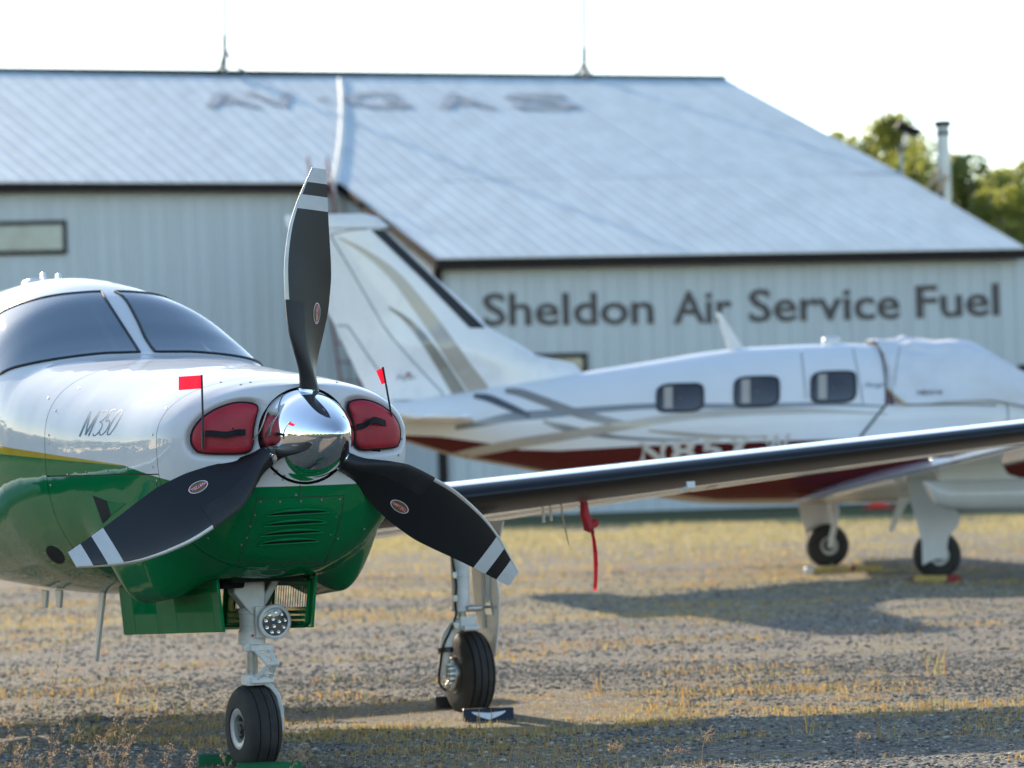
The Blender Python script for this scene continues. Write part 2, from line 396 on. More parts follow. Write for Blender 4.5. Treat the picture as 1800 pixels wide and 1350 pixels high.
X, Y = np.meshgrid(xs, ys); Z = ground_h(X, Y)
edge = np.minimum.reduce([smooth(-6.5, -5.8, X), 1 - smooth(7.3, 8.0, X), smooth(11, 11.6, Y), 1 - smooth(42, 44, Y)])
Z = Z * edge - .012 * (1 - edge) * 1.4
nr, nc = X.shape
g.add(np.stack([X, Y, Z], -1).reshape(-1, 3).tolist(),
      [(i*nc + k, i*nc + k + 1, (i+1)*nc + k + 1, (i+1)*nc + k) for i in range(nr - 1) for k in range(nc - 1)])
big = 700
g.add([(-big, -big, -.014), (big, -big, -.014), (big, big, -.014), (-big, big, -.014)], [(0, 1, 2, 3)])
me = bpy.data.meshes.new('ground'); me.from_pydata(g.v, [], g.f); me.polygons.foreach_set('use_smooth', [True] * len(me.polygons))
tag(link('ground', me, M['ground']), kind='structure')
tw = MB().add([(-160, -24, -.009), (160, -60, -.009), (160, 4, -.009), (1, 10.6, -.009), (-30, 11.2, -.009), (-160, 30, -.009)], [(0, 1, 2, 3, 4, 5)])
tag(tw.build('taxiway', M['asphalt']), kind='structure')

def scatter_mat(name, stops, rough=.9, transl=0.0):
    m, n, l, p = newmat(name)
    ge = n.new('ShaderNodeNewGeometry'); r = n.new('ShaderNodeValToRGB'); e = r.color_ramp.elements
    while len(e) < len(stops): e.new(.5)
    for q, (a, c) in zip(e, stops): q.position = a; q.color = (*c, 1)
    l.new(ge.outputs['Random Per Island'], r.inputs[0]); l.new(r.outputs[0], p.inputs['Base Color'])
    p.inputs['Roughness'].default_value = rough; p.inputs['Specular IOR Level'].default_value = .25
    if transl:
        t = n.new('ShaderNodeBsdfTranslucent'); l.new(r.outputs[0], t.inputs[0]); x = n.new('ShaderNodeMixShader'); x.inputs[0].default_value = transl
        l.new(p.outputs[0], x.inputs[1]); l.new(t.outputs[0], x.inputs[2]); l.new(x.outputs[0], n['Material Output'].inputs[0])
    return m
M['stones'] = scatter_mat('gravel_stones', [(0, (.075, .078, .08)), (.3, (.16, .153, .142)), (.6, (.27, .246, .21)), (.85, (.39, .345, .28)), (1, (.57, .53, .46))])
M['straw'] = scatter_mat('dry_grass', [(0, (.46, .22, .06)), (.35, (.56, .34, .11)), (.7, (.60, .47, .22)), (.9, (.38, .36, .10)), (1, (.20, .28, .06))], .8, .45)
M['straw_far'] = scatter_mat('pale_dry_grass', [(0, (.46, .34, .14)), (.4, (.56, .45, .21)), (.8, (.62, .53, .30)), (1, (.32, .33, .12))], .8, .35)
M['seedhead'] = scatter_mat('seed_heads', [(0, (.36, .22, .12)), (.5, (.50, .34, .20)), (1, (.62, .48, .32))], .85, .35)

def bulk(name, V, F, mat_, smooth_=False):
    """one mesh straight from numpy: V (n,3), F (m,k)"""
    me = bpy.data.meshes.new(name); k = F.shape[1]
    me.vertices.add(len(V)); me.vertices.foreach_set('co', V.astype(np.float32).ravel())
    me.loops.add(F.size); me.loops.foreach_set('vertex_index', F.astype(np.int32).ravel())
    me.polygons.add(len(F)); me.polygons.foreach_set('loop_start', np.arange(0, F.size, k, dtype=np.int32))
    me.update(calc_edges=True)
    if smooth_: me.polygons.foreach_set('use_smooth', [True] * len(F))
    return link(name, me, mat_)
bm = bmesh.new(); bmesh.ops.create_icosphere(bm, subdivisions=1, radius=1)
ico_v = np.array([v.co[:] for v in bm.verts]); ico_f = np.array([[v.index for v in f.verts] for f in bm.faces]); bm.free()
def stones(n, ylo, yhi, slo, shi):
    u = np.random.rand(n); y = ylo + (yhi - ylo) * u; half = .172 * y + .25
    x = (np.random.rand(n) * 2 - 1) * half
    keep = vnoise(x * .25 + 40, y * 1.5, 21) * .6 + vnoise(x * 3, y * 3.4, 22) * .4 > .12 + np.random.rand(n) * .62
    x = x[keep]; y = y[keep]; n = len(x)
    s = slo + (shi - slo) * np.random.rand(n) ** 2.6
    sc = s[:, None] * (np.random.rand(n, 3) * np.array([.6, .6, .3]) + np.array([.7, .7, .32]))
    a = np.random.rand(n) * 2 * np.pi; ca = np.cos(a); sa = np.sin(a)
    V = ico_v[None] * (1 + .28 * (np.random.rand(n, 12, 1) - .5)) * sc[:, None, :] * .5
    Vx = V[..., 0] * ca[:, None] - V[..., 1] * sa[:, None] + x[:, None]; Vy = V[..., 0] * sa[:, None] + V[..., 1] * ca[:, None] + y[:, None]
    Vz = V[..., 2] + (ground_h(x, y) + sc[:, 2] * .18)[:, None]
    V = np.stack([Vx, Vy, Vz], -1).reshape(-1, 3)
    F = (ico_f[None] + (np.arange(n) * 12)[:, None, None]).reshape(-1, 3)
    return V, F
parts = [stones(120000, 12.3, 19, .004, .027), stones(56000, 19, 33, .008, .036)]
V = np.concatenate([p[0] for p in parts]); F = np.concatenate([parts[0][1], parts[1][1] + len(parts[0][0])])
tag(bulk('gravel', V, F, M['stones']), 'loose grey and tan gravel stones strewn over the parking ground', 'gravel', kind='stuff')

def blades(x, y, h, w, lean=.5):
    """bent two-segment blades: 5 verts, 2 quads-as-tris"""
    n = len(x); a = np.random.rand(n) * 2 * np.pi; b = np.random.rand(n) * 2 * np.pi
    dx = np.cos(a) * w / 2; dy = np.sin(a) * w / 2; lx = np.cos(b) * h * lean * np.random.rand(n); ly = np.sin(b) * h * lean * np.random.rand(n)
    z0 = ground_h(x, y) - .005
    V = np.zeros((n, 5, 3))
    V[:, 0] = np.stack([x - dx, y - dy, z0], -1); V[:, 1] = np.stack([x + dx, y + dy, z0], -1)
    V[:, 2] = np.stack([x - dx * .7 + lx * .35, y - dy * .7 + ly * .35, z0 + h * .55], -1); V[:, 3] = np.stack([x + dx * .7 + lx * .35, y + dy * .7 + ly * .35, z0 + h * .55], -1)
    V[:, 4] = np.stack([x + lx, y + ly, z0 + h], -1)
    F = np.array([[0, 1, 3], [0, 3, 2], [2, 3, 4]])
    return V.reshape(-1, 3), (F[None] + (np.arange(n) * 5)[:, None, None]).reshape(-1, 3)
def grass_field(n, ylo, yhi, hlo, hhi, w, thr, seed, cl=2.0, pw=1.0):
    y = ylo + (yhi - ylo) * np.random.rand(n) ** pw; x = (np.random.rand(n) * 2 - 1) * (.172 * y + .3)
    d = vnoise(x * .8 + seed, y * 1.3, seed) * .5 + vnoise(x * cl, y * cl * 1.6, seed + 1) * .5
    k = d + .12 * np.random.rand(n) > thr; x = x[k]; y = y[k]
    h = hlo + (hhi - hlo) * np.random.rand(len(x)) ** 2
    return blades(x, y, h, np.full(len(x), w) * (.6 + .8 * np.random.rand(len(x))))
gs = [grass_field(30000, 12.4, 13.9, .006, .032, .0035, .56, 31, 4),
      grass_field(52000, 13.6, 16.8, .008, .042, .0045, .60, 33, 3),
      grass_field(32000, 16.5, 24, .010, .05, .006, .67, 35, 2),
      grass_field(40000, 24, 38, .012, .055, .010, .65, 37, 1.2),
      ]
far_grass = grass_field(46000, 31, 50.5, .02, .085, .018, .53, 39, .8, .42)
# a few taller lone tufts
tx, ty = [], []
for px_, py_ in ((1028, 1225), (1050, 1215), (860, 1278), (1195, 1235), (1642, 1165), (1648, 1185), (1640, 1250), (1550, 1300), (1425, 1290), (560, 1300), (60, 1250), (160, 1262), (260, 1250), (330, 1255), (210, 1240), (120, 1130), (180, 1150)):
    p = at_z(px_, py_, 0)
    for _ in range(9): tx.append(p.x + random.gauss(0, .03)); ty.append(p.y + random.gauss(0, .05))
tx = np.array(tx); ty = np.array(ty); gs.append(blades(tx, ty, .05 + .10 * np.random.rand(len(tx)), np.full(len(tx), .006), .6))
V = []; F = []; k = 0
for a, b in gs: V.append(a); F.append(b + k); k += len(a)
tag(bulk('dry_grass', np.concatenate(V), np.concatenate(F), M['straw']), 'short straw coloured grass sprouting in patches through the gravel', 'grass', kind='stuff')

tag(bulk('far_dry_grass', far_grass[0], far_grass[1], M['straw_far']), 'belt of pale yellow dry grass along the hangar shadow', 'grass', kind='stuff')
# tall seeding stems close to the lens, lower left
sm = MB(); rnd = random.Random(5)
def stem(px, py, Y, base_px, h_side=0):
    top = at_y(px, py, Y); b = at_z(base_px, 1400, 0); b = Vector((at_y(base_px, 1400, Y).x, Y, 0))
    pts = []
    for i in range(9):
        t = i / 8; p = b.lerp(top, t); p.x += (top.x - b.x) * (t * t - t) * .9; p.z += .04 * math.sin(math.pi * t); pts.append(p)
    sm.tube(pts, [.0016 * (1 - .6 * i / 8) for i in range(9)], 5)
    for i in range(4, 9):
        for _ in range(3):
            q = pts[i] + Vector((rnd.uniform(-.01, .01), rnd.uniform(-.01, .01), rnd.uniform(-.01, .01)))
            e = q + Vector((rnd.uniform(-.035, .035), rnd.uniform(-.02, .02), rnd.uniform(.0, .04))) * (1.25 - .09 * i)
            sm.tube([q, q.lerp(e, .5) + Vector((0, 0, .004)), e], .0006, 4)
            for _k in range(5):
                c = q.lerp(e, rnd.uniform(.35, 1.05)) + Vector((rnd.uniform(-.006, .006), rnd.uniform(-.006, .006), rnd.uniform(-.006, .006)))
                d = Vector((rnd.uniform(-1, 1), rnd.uniform(-1, 1), rnd.uniform(.2, 1))).normalized() * rnd.uniform(.004, .008)
                s_ = d.cross(Vector((0, 1, 0))).normalized() * .0018
                sm.add([c - d * .5, c + s_, c + d * .5, c - s_], [(0, 1, 2), (0, 2, 3)])
for px, py, Y, bx in ((105, 1145, 11.6, 88), (245, 1230, 11.4, 190), (20, 1262, 11.0, 30), (60, 1290, 11.3, 20), (140, 1285, 11.2, 110), (190, 1300, 11.0, 175), (95, 1310, 10.8, 80), (230, 1305, 11.5, 215), (300, 1315, 11.3, 285), (340, 1322, 11.6, 330), (265, 1268, 11.7, 200), (30, 1320, 10.9, 45), (150, 1325, 10.9, 160), (205, 1275, 11.8, 150), (10, 1300, 11.6, -10), (70, 1330, 11.1, 70), (120, 1262, 12.0, 85), (390, 1325, 11.8, 400), (545, 1315, 11.9, 505), (530, 1322, 11.7, 545), (180, 1325, 11.6, 205), (255, 1330, 11.2, 240), (1205, 1325, 12.4, 1165), (1075, 1318, 12.5, 1090), (1250, 1290, 12.6, 1235), (1525, 1295, 12.7, 1505)):
    stem(px, py, Y, bx)
tag(sm.build('seed_grass', M['seedhead']), 'tall dry grass stems with fluffy seed heads along the bottom left edge', 'grass', kind='stuff')

# ------------------------------------------------------------------ hangar
HB = R(10.5); He = Vector((math.cos(HB), math.sin(HB), 0)); Hn = Vector((math.sin(HB), -math.cos(HB), 0)); UP = Vector((0, 0, 1))
P2 = at_y(768, 455, 60.0)                            # eave corner of the front wing
P3 = at_plane(1806, 437, P2, Hn)
sl_ = .262
eave_dir = (P3 - P2).normalized()
dn = (Hn - UP * sl_); rn = eave_dir.cross(dn).normalized()
P1 = at_plane(598, 322, P2, rn); PK = at_plane(1582, 305, P2, rn)
rd = (PK - P1).normalized(); rn2 = rd.cross(Hn - UP * .270).normalized()
RR = at_plane(1275, 138, P1, rn2); RLp = at_plane(-420, 119, P1, rn2); EL = at_plane(-160, 321, P1, rn2)
RM = at_plane(388, 134.5, P1, rn2)
hangar = thing('hangar', 'long pale grey metal hangar with blue grey ribbed roof and large brown lettering', 'hangar', (P2.x, P2.y, 0))
hub_ = hangar
def on_h(): return hangar
def lerp(a, b, t): return a + (b - a) * t
def roof_panels(name, A, B, Cc, D, n, mat_):
    """A-B low edge, D-Cc high edge (Vectors); ribbed sheets side by side, each a part"""
    nrm = (B - A).cross(D - A).normalized()
    if nrm.z < 0: nrm = -nrm
    W = (B - A).length / n; prof = []
    for r in range(3):
        u0 = r / 3
        prof += [(u0 + .02, 0), (u0 + .27, 0), (u0 + .285, .0075), (u0 + .305, .0075)]
    prof = [(0.004, 0)] + prof[1:] + [(.996, 0)]
    for i in range(n):
        b = MB(); rows = []
        off = random.uniform(0, .006)
        for v in (0, .25, .5, .75, 1.0):
            row = []
            for u, hgt in prof:
                q = (i + u) / n; row.append(lerp(lerp(A, B, q), lerp(D, Cc, q), v) + nrm * (hgt + off + .004))
            rows.append(row)
        b.grid(rows); b.build(name, mat_, hangar, True, sharp=20)
    return nrm
nrm_m = roof_panels('roof_panel', EL, P1 + (P1 - EL).normalized() * 0, RM, RLp, 9, M['roof_metal'])
roof_panels('roof_panel', P1, PK, RR, RM, 13, M['roof_metal'])
# front wing sits a step lower
dz = -UP * .004
nrm_a = roof_panels('roof_panel', P2 + dz, P3 + dz, PK + dz, P1 + dz, 13, M['roof_metal'])
MB().bar(RLp + UP * .03, RR + UP * .03, .5, .06).build('ridge_cap', M['brown_trim'], hangar, True)
F_H = .17
M['shaded_trim'] = mat('painted_shade_rake_trim', (.012, .011, .011), .9, spec=.05)  # trim colour darkened so the sun-facing rake looks shaded
def fascia(a, b, h=F_H, drop=.02, m_=None):
    MB().bar(a - UP * (h / 2 + drop), b - UP * (h / 2 + drop), .06, h).build('fascia', m_ or M['brown_trim'], hangar, True, bevel=.008)
def eave_glare(a, b):
    MB().bar(a + UP * .005 + Hn * .05, b + UP * .005 + Hn * .05, .07, .03).build('eave_glare_strip', M['white_paint'], hangar, True, bevel=.008)  # white strip added along the eave to stand in for sun glare
eave_glare(EL, P1); eave_glare(P2 + dz, P3 + dz); fascia(EL, P1 + He * .05); fascia(P2 + dz - He * .03, P3 + dz)
fascia(P1 + dz, P2 + dz, .20, .005, M['shaded_trim']); fascia(PK, RR, .16); fascia(P3 + dz, PK + dz, .16)
# walls: ribbed sheets, each a part
def wall_sheet_mesh(w, h, h2=None):
    b = MB(); prof = [(.003, 0)]
    for r in range(3):
        u = (r + .5) / 3 * w; prof += [(u - .045, 0), (u - .030, .028), (u + .030, .028), (u + .045, 0)]
    prof.append((w - .003, 0)); h2 = h if h2 is None else h2
    rows = [[(u, -d, 0) for u, d in prof], [(u, -d, h + (h2 - h) * u / w) for u, d in prof]]
    b.grid(rows); return b.mesh('wall_panel', 20)
def wall(start, direction, outward, n, w, hts, share=True):
    rz = math.atan2(direction.y, direction.x); me0 = None
    for i in range(n):
        h0, h1 = hts(i * w), hts((i + 1) * w)
        if share and me0 is not None: me_ = me0
        else: me_ = wall_sheet_mesh(w, h0, h1); me0 = me_
        o = link('wall_panel', me_, M['wall_metal'], hangar)
        p = start + direction * (w * i) + outward * random.uniform(0, .004); o.location = Vector((p.x, p.y, 0)) - hangar.location; o.rotation_euler = (0, 0, rz)
inset = .35
A0 = P2 - Hn * inset + He * .12
wall(A0, He, Hn, 13, .914, lambda t: P2.z - .05)
mainW = P1 - Hn * inset
nL = 13
dm = P1 - EL; dm.z = 0; dm.normalize(); nm_ = Vector((dm.y, -dm.x, 0))
mainW = P1 - nm_ * inset
wall(mainW - dm * (nL * .914) + dm * .1, dm, nm_, nL, .914, lambda t: P1.z - .03)
# end wall of the front wing, seen at a slant
depth = ((P1 - P2).dot(-Hn))
ww = (P1 - P2); ww.z = 0; wd = -ww.normalized(); wl_ = ww.length
endstart = P1 - Hn * inset + He * .15; endstart.z = 0
nE = 9; wE = (wl_ - .05) / nE
wall(endstart, wd, -He, nE, wE, lambda t: P1.z - .12 + (P2.z - P1.z) * t / wl_, False)
cb_ = MB(); p = P2 - Hn * (inset - .05) + He * .05; cb_.box((p.x, p.y, P2.z / 2 - .05), (.17, .17, P2.z - .1), Euler((0, 0, HB))); cb_.build('corner_trim', M['brown_trim'], hangar, True, bevel=.01)
# back part: plain shell so the building is solid and shades the ground
rb = P1 - RM; back = RLp - Hn * ((RM - P1).dot(-Hn)); 
bl = Vector((back.x, back.y, EL.z)); br = RR - Hn * ((RR - PK).dot(-Hn)); br = Vector((br.x, br.y, PK.z))
MB().add([RLp, RR, br, bl], [(0, 1, 2, 3)]).build('back_roof', M['roof_metal'], hangar, True)
def z0(v): return Vector((v.x, v.y, 0))
sh = MB(); iw = Hn * -.55
sh.add([z0(bl), z0(br), br, bl], [(0, 1, 2, 3)])
q3 = P3 + iw - He * .1; qk = PK + iw * 0 - He * .1; qr = RR - He * .1; qb = br - He * .1
sh.add([z0(q3), z0(qk), z0(qb), qb, qr - UP * .1, qk - UP * .15, q3 - UP * .15], [(0, 1, 2, 3, 4, 5, 6)])
ql = EL - nm_ * .55; qlb = bl; sh.add([z0(ql), z0(qlb), qlb, RLp - UP * .1, ql - UP * .1], [(0, 1, 2, 3, 4)])
# inner sheet closing behind the wall ribs
a = EL - nm_ * .55; b_ = P1 - nm_ * .55; sh.add([z0(a), z0(b_), b_ - UP * .2, a - UP * .2], [(0, 1, 2, 3)])
a = P2 + iw; b_ = P3 + iw; sh.add([z0(a), z0(b_), b_ - UP * .2, a - UP * .2], [(0, 1, 2, 3)])
sh.build('back_wall', M['wall_metal'], hangar, True)
# windows: frame + glass, a little proud of the wall
def wall_window(px0, py0, px1, py1, base, name='window', fr=.09, hn=None):
    Hn = hn or globals()['Hn']; He = Vector((-Hn.y, Hn.x, 0)); HB = math.atan2(He.y, He.x)
    n0 = base - Hn * inset + Hn * .05
    a = at_plane(px0, py0, n0, Hn); b = at_plane(px1, py0, n0, Hn); zt = at_plane(px1, py0, n0, Hn).z; zb = at_plane(px1, py1, n0, Hn).z
    a.z = b.z = (zt + zb) / 2; cx = (a + b) / 2; w = (b - a).length; h = zt - zb; rot = Euler((0, 0, HB))
    f = MB()
    f.box((cx.x, cx.y, zt - fr / 2), (w, .08, fr), rot); f.box((cx.x, cx.y, zb + fr / 2), (w, .08, fr), rot)
    for s in (-1, 1):
        c = cx + He * s * (w / 2 - fr / 2); f.box((c.x, c.y, cx.z), (fr, .08, h - 2 * fr - .004), rot)
    o = f.build(name, M['brown_trim'], hangar, True, bevel=.008)
    gl = MB(); c = cx - Hn * .01; gl.box((c.x, c.y, c.z), (w - fr * 1.6, .03, h - fr * 1.6), rot)
    q = gl.build('pane', M['win_glass'], o); return o
wall_window(-150, 387, 117, 446, P1, hn=nm_)
wall_window(922, 620, 1032, 690, P2)
wall_window(1700, 626, 1752, 700, P2, 'window')
wall_window(1790, 640, 1830, 780, P2, 'door')
# lettering
BOLD = [0.0]
def text_polys(s):
    cu = bpy.data.curves.new('t', 'FONT'); cu.body = s; cu.resolution_u = 3; cu.offset = BOLD[0]
    o = bpy.data.objects.new('t', cu); C.objects.link(o); dg = bpy.context.evaluated_depsgraph_get()
    me = bpy.data.meshes.new_from_object(o.evaluated_get(dg)); bpy.data.objects.remove(o); bpy.data.curves.remove(cu)
    v = np.array([q.co[:] for q in me.vertices]); f = [tuple(p.vertices) for p in me.polygons]; bpy.data.meshes.remove(me)
    return v, f
def glyphs(s):
    """each character of s: (verts in a 0..1 box of the whole word, faces)"""
    out = []; v, f = text_polys(s); x0, x1 = v[:, 0].min(), v[:, 0].max(); cap = text_polys('H')[0][:, 1].max()
    par = list(range(len(v)))
    def find(a):
        while par[a] != a: par[a] = par[par[a]]; a = par[a]
        return a
    for q in f:
        for k in q[1:]: par[find(k)] = find(q[0])
    isl = {}
    for i in range(len(v)): isl.setdefault(find(i), []).append(i)
    boxes = sorted([(v[ix, 0].min(), v[ix, 0].max(), ix) for ix in isl.values()], key=lambda t: t[0])
    merged = []
    for a, b, ix in boxes:
        if merged and a < merged[-1][1] - .6 * min(b - a, merged[-1][1] - merged[-1][0]): merged[-1] = (merged[-1][0], max(b, merged[-1][1]), merged[-1][2] + ix)
        else: merged.append((a, b, ix))
    for a, b, ix in merged:
        mp = {j: i for i, j in enumerate(ix)}; st = set(ix)
        fv = [tuple(mp[k] for k in q) for q in f if q[0] in st]
        vv = v[ix].copy(); vv[:, 0] = (vv[:, 0] - x0) / (x1 - x0); vv[:, 1] /= cap
        out.append((vv, fv))
    return out
BOLD[0] = .014
sp0 = P2 - Hn * inset + Hn * .035
for word, xa, xb, ya, yb in (('Sheldon', 850, 1150, 572, 568), ('Air', 1185, 1288, 568, 566), ('Service', 1318, 1583, 565, 559), ('Fuel', 1612, 1757, 558, 553)):
    a = at_plane(xa, ya, sp0, Hn); b = at_plane(xb, yb, sp0, Hn); hh = at_plane(xa, ya - 56, sp0, Hn).z - a.z
    for vv, ff in glyphs(word):
        front = [a + (b - a) * p[0] + UP * (hh * p[1]) for p in vv]
        k = len(front); mb = MB()
        # thicken: front face, rim
        mb.add(front + [p - Hn * .03 for p in front], [tuple(q) for q in ff])
        edges = {}
        for q in ff:
            for i in range(len(q)):
                e = (q[i], q[(i+1) % len(q)]); edges[e] = 1
        mb.f += [(i, j, j + k, i + k) for (i, j) in edges if (j, i) not in edges]
        mb.build('letter', M['sign_brown'], hangar, True, smooth_=False)
# roof lettering, painted flat on the sheets
rp0 = P1 + nrm_m * .045
for word, xa, xb, yb in (('AV', 362, 545, 187), ('-', 572, 590, 187), ('G', 617, 727, 188), ('A', 772, 875, 189), ('S', 905, 1025, 190)):
    a = at_plane(xa, yb, rp0, nrm_m); b = at_plane(xb, yb + .5, rp0, nrm_m); t = at_plane(xa - 25, yb - 26, rp0, nrm_m) - a
    for vv, ff in glyphs(word):
        if word == '-':
            front = [a + (b - a) * p[0] + t * (.55 if p[1] > vv[:, 1].mean() else .42) for p in vv]
        else: front = [a + (b - a) * p[0] + t * p[1] for p in vv]
        MB().add(front, ff).build('roof_letter', M['roof_letter'], hangar, True, smooth_=False)
BOLD[0] = 0.0
# stove pipe on the far slope, with brace boards
sb = at_y(1661, 347, 70.0); st_ = at_y(1657, 214, 70.0)
pp = MB(); pp.tube([Vector((sb.x, sb.y, .0)), Vector((sb.x, sb.y, st_.z - .12))], .145, 20); o = pp.build('stove_pipe', M['galv_pipe'], hangar, True)
cp = MB(); x, y, z = sb.x, sb.y, st_.z
cp.lathe([(.15, -.30), (.17, -.29), (.17, -.22), (.13, -.20), (.13, -.14), (.20, -.09), (.21, -.01), (.18, .02), (.0, .04)], (x, y, z), (0, 0, 1), 20); cp.build('pipe_cap', M['black'], o)
br_ = MB(); 
for d in (0, 15):
    br_.bar(at_y(1632 + d, 330 + d * .6, 69.4), at_y(1650 + d, 300 + d * .6, 69.8), .09, .05)
br_.build('brace_board', M['wood'], hangar, True)

# things standing on or against the hangar
def mast(px, py_top, py_base, legs, label):
    base = at_plane(px, py_base, RLp, (RR - RLp).normalized().cross(UP).normalized()); Y = base.y
    top = at_y(px, py_top, Y); t = thing('antenna_mast', label, 'antenna', (base.x, base.y, base.z), 0, 'antenna masts on the hangar ridge')
    L = lambda x, y: at_y(x, y, Y) - base
    MB().tube([Vector((0, 0, -.02)), L(px, py_top)], .075, 8).build('mast_pole', M['antenna_grey'], t)
    MB().tube([L(px, py_top + 12), L(px - 2, -160)], .06, 6).build('whip', M['antenna_grey'], t)
    cl = MB().box(L(px, py_top + 12), (.10, .10, .20)); cl.build('clamp', M['black'], t)
    for q in legs:
        e = L(q, py_base + 1); MB().tube([L(px, py_top + 25), e + Vector((0, (-.5 if q != legs[0] else .3), -.06))], .045, 6).build('leg', M['antenna_grey'], t)
mast(395, 62, 134, (377, 440, 398), 'slim antenna mast on tripod legs on the ridge left of the white cable')
mast(1027, 84, 137, (1003, 1041, 1030), 'slim antenna mast on tripod legs on the ridge right of the roof lettering')
cpts = [at_plane(x, y, P1 + nrm_m * .06, nrm_m) for x, y in ((597, 138), (600, 170), (600, 205), (598, 240), (594, 275), (588, 305), (585, 318))]
cpts.append(cpts[-1] + Hn * .25 - UP * .3); cpts.append(cpts[-1] + Hn * .05 - UP * 1.2)
b_ = Vector(cpts[0]); tag(MB().tube([p - b_ for p in cpts], .032, 8).build('cable', M['white_cable']), 'white cable hanging down the roof slope beside the ladder top', 'cable').location = b_
# ladder against the eave where the two roofs meet
Yl = (P1 + Hn * .5).y
la, lb = at_y(541, 276, Yl), at_y(575, 278, Yl)
foot = Hn * 1.3
t = thing('ladder', 'red ladder leaning on the hangar eave where two roofs meet', 'ladder', (la.x, la.y, 0))
rails = []
for p in (la, lb):
    a = Vector((p.x, p.y, 0)) + foot + He * .72; rails.append((a - t.location, p - t.location)); MB().bar(a - t.location, p - t.location, .045, .09, up=Hn).build('rail', M['ladder_red'], t)
for i in range(1, 19):
    f = i / 19; MB().bar(rails[0][0].lerp(rails[0][1], f), rails[1][0].lerp(rails[1][1], f), .03, .03).build('rung', M['ladder_red'], t)
# tilted panel on a pole beyond the rake
pb = at_y(1584, 300, 76.0); t = thing('panel_pole', 'dark tilted flat panel on a thin pole beyond the roof edge', 'solar panel', (pb.x, pb.y, 0))
L = lambda x, y, Y=76.0: at_y(x, y, Y) - t.location
MB().tube([Vector((0, 0, 0)), L(1584, 262), L(1590, 258), L(1594, 236)], .045, 8).build('pole', M['steel'], t)
a, b_ = L(1577, 219), L(1616, 236); MB().bar(a, b_, .6, .035, up=(0, .2, 1)).build('panel', M['black'], t)
MB().box(L(1582, 262), (.12, .12, .14)).build('junction_box', M['black'], t)
# traffic cone by the wall
cz = at_z(1543, 888, 0); cz = Vector((cz.x, 57.5, 0)); cz.x = at_y(1543, 885, 57.5).x
t = thing('traffic_cone', 'squat orange red cone standing far under the maroon aircraft', 'cone', cz)
MB().box((0, 0, .02), (.50, .50, .04)).build('base', M['cone_red'], t, bevel=.01)
MB().lathe([(.16, .04), (.15, .06), (.125, .2), (.12, .21), (0, .21)], (0, 0, 0), (0, 0, 1), 20).build('cone_body', M['cone_red'], t)

# ------------------------------------------------------------------ trees
def tree(x, y, h, r, label, mat_, seed, nleaf=6500, cz=.62, leaf=.24, group='trees beyond the hangar'):
    rn = random.Random(seed); t = thing('broadleaf_tree', label, 'tree', (x, y, 0), 0, group)
    tr = MB(); tr.tube([(0, 0, 0), (.05, .05, h * .3), (-.05, 0, h * .6), (.1, 0, h * .9)], [h * .022, h * .017, h * .011, h * .004], 8)
    cl = []
    for i in range(26):
        a = rn.uniform(0, 2 * math.pi); zz = rn.uniform(.28, 1.0); rad = r * math.sin(math.pi * min(1, (1.06 - zz) / .78)) ** .7 * rn.uniform(.35, 1.0)
        c = Vector((math.cos(a) * rad, math.sin(a) * rad, zz * h * .96)); cl.append((c, rn.uniform(.18, .36) * r))
        if i < 14: tr.tube([(0, 0, h * (zz * .6)), c * .5 + Vector((0, 0, zz * h * .38)), c], [h * .007, h * .004, h * .0015], 5)
    tr.build('trunk', M['bark'], t)
    n = nleaf; V = np.zeros((n, 4, 3)); rs = np.random.RandomState(seed)
    for i in range(n):
        c, q = cl[rs.randint(len(cl))]; d = rs.normal(size=3); d /= np.linalg.norm(d); p = np.array(c) + d * q * rs.uniform(.25, 1.15) ** .6 * np.array([1, 1, .85])
        u = rs.normal(size=3); u /= np.linalg.norm(u); w = np.cross(u, rs.normal(size=3)); w /= np.linalg.norm(w); s = leaf * rs.uniform(.5, 1.1)
        V[i] = [p - u * s * .5, p + w * s * .33, p + u * s * .5, p - w * s * .33]
    o = bulk('crown', V.reshape(-1, 3), np.arange(4 * n).reshape(n, 4), mat_); o.parent = t
    return t
tree(at_y(1535, 300, 88).x, 88, 10.2, 2.1, 'sunlit broadleaf tree rising behind the hangar rake left of the pipe', M['leaf'], 3)
tree(at_y(1492, 330, 96).x, 96, 11.0, 1.7, 'thin crowned tree at the far left of the tree row, cut by the roof edge', M['leaf'], 4, 1800)
tree(at_y(1605, 320, 90).x, 90, 9.5, 2.0, 'loose gappy tree showing sky behind the tilted panel', M['leaf_dark'], 5, 1500)
tree(at_y(1640, 330, 94).x, 94, 10.0, 1.6, 'narrow tree directly behind the stove pipe', M['leaf_dark'], 6, 1300)
tree(at_y(1705, 370, 84).x, 84, 8.8, 2.1, 'dark rounded tree just right of the stove pipe', M['leaf_dark'], 8)
tree(at_y(1760, 400, 92).x, 92, 8.9, 2.4, 'low bushy tree between the stove pipe and the picture edge', M['leaf'], 9)
tree(at_y(1820, 370, 82).x, 82, 8.5, 2.0, 'bright yellow green tree at the right edge of the picture', M['leaf'], 10)
for px_, Y_, h_, r_, mm_, lab_ in ((1585, 99, 10.7, 1.9, 'leaf', 'pale leafy tree low behind the tilted panel pole'), (1668, 101, 10.3, 2.0, 'leaf', 'broad pale tree filling the gap behind the stove pipe base'), (1735, 103, 9.9, 2.4, 'leaf_dark', 'dark leafy tree in the hollow right of the stove pipe'), (1785, 98, 9.7, 2.2, 'leaf', 'sunlit tree just left of the tree at the picture edge')):
    tree(at_y(px_, 330, Y_).x, Y_, h_, r_, lab_, M[mm_], px_, 5000)
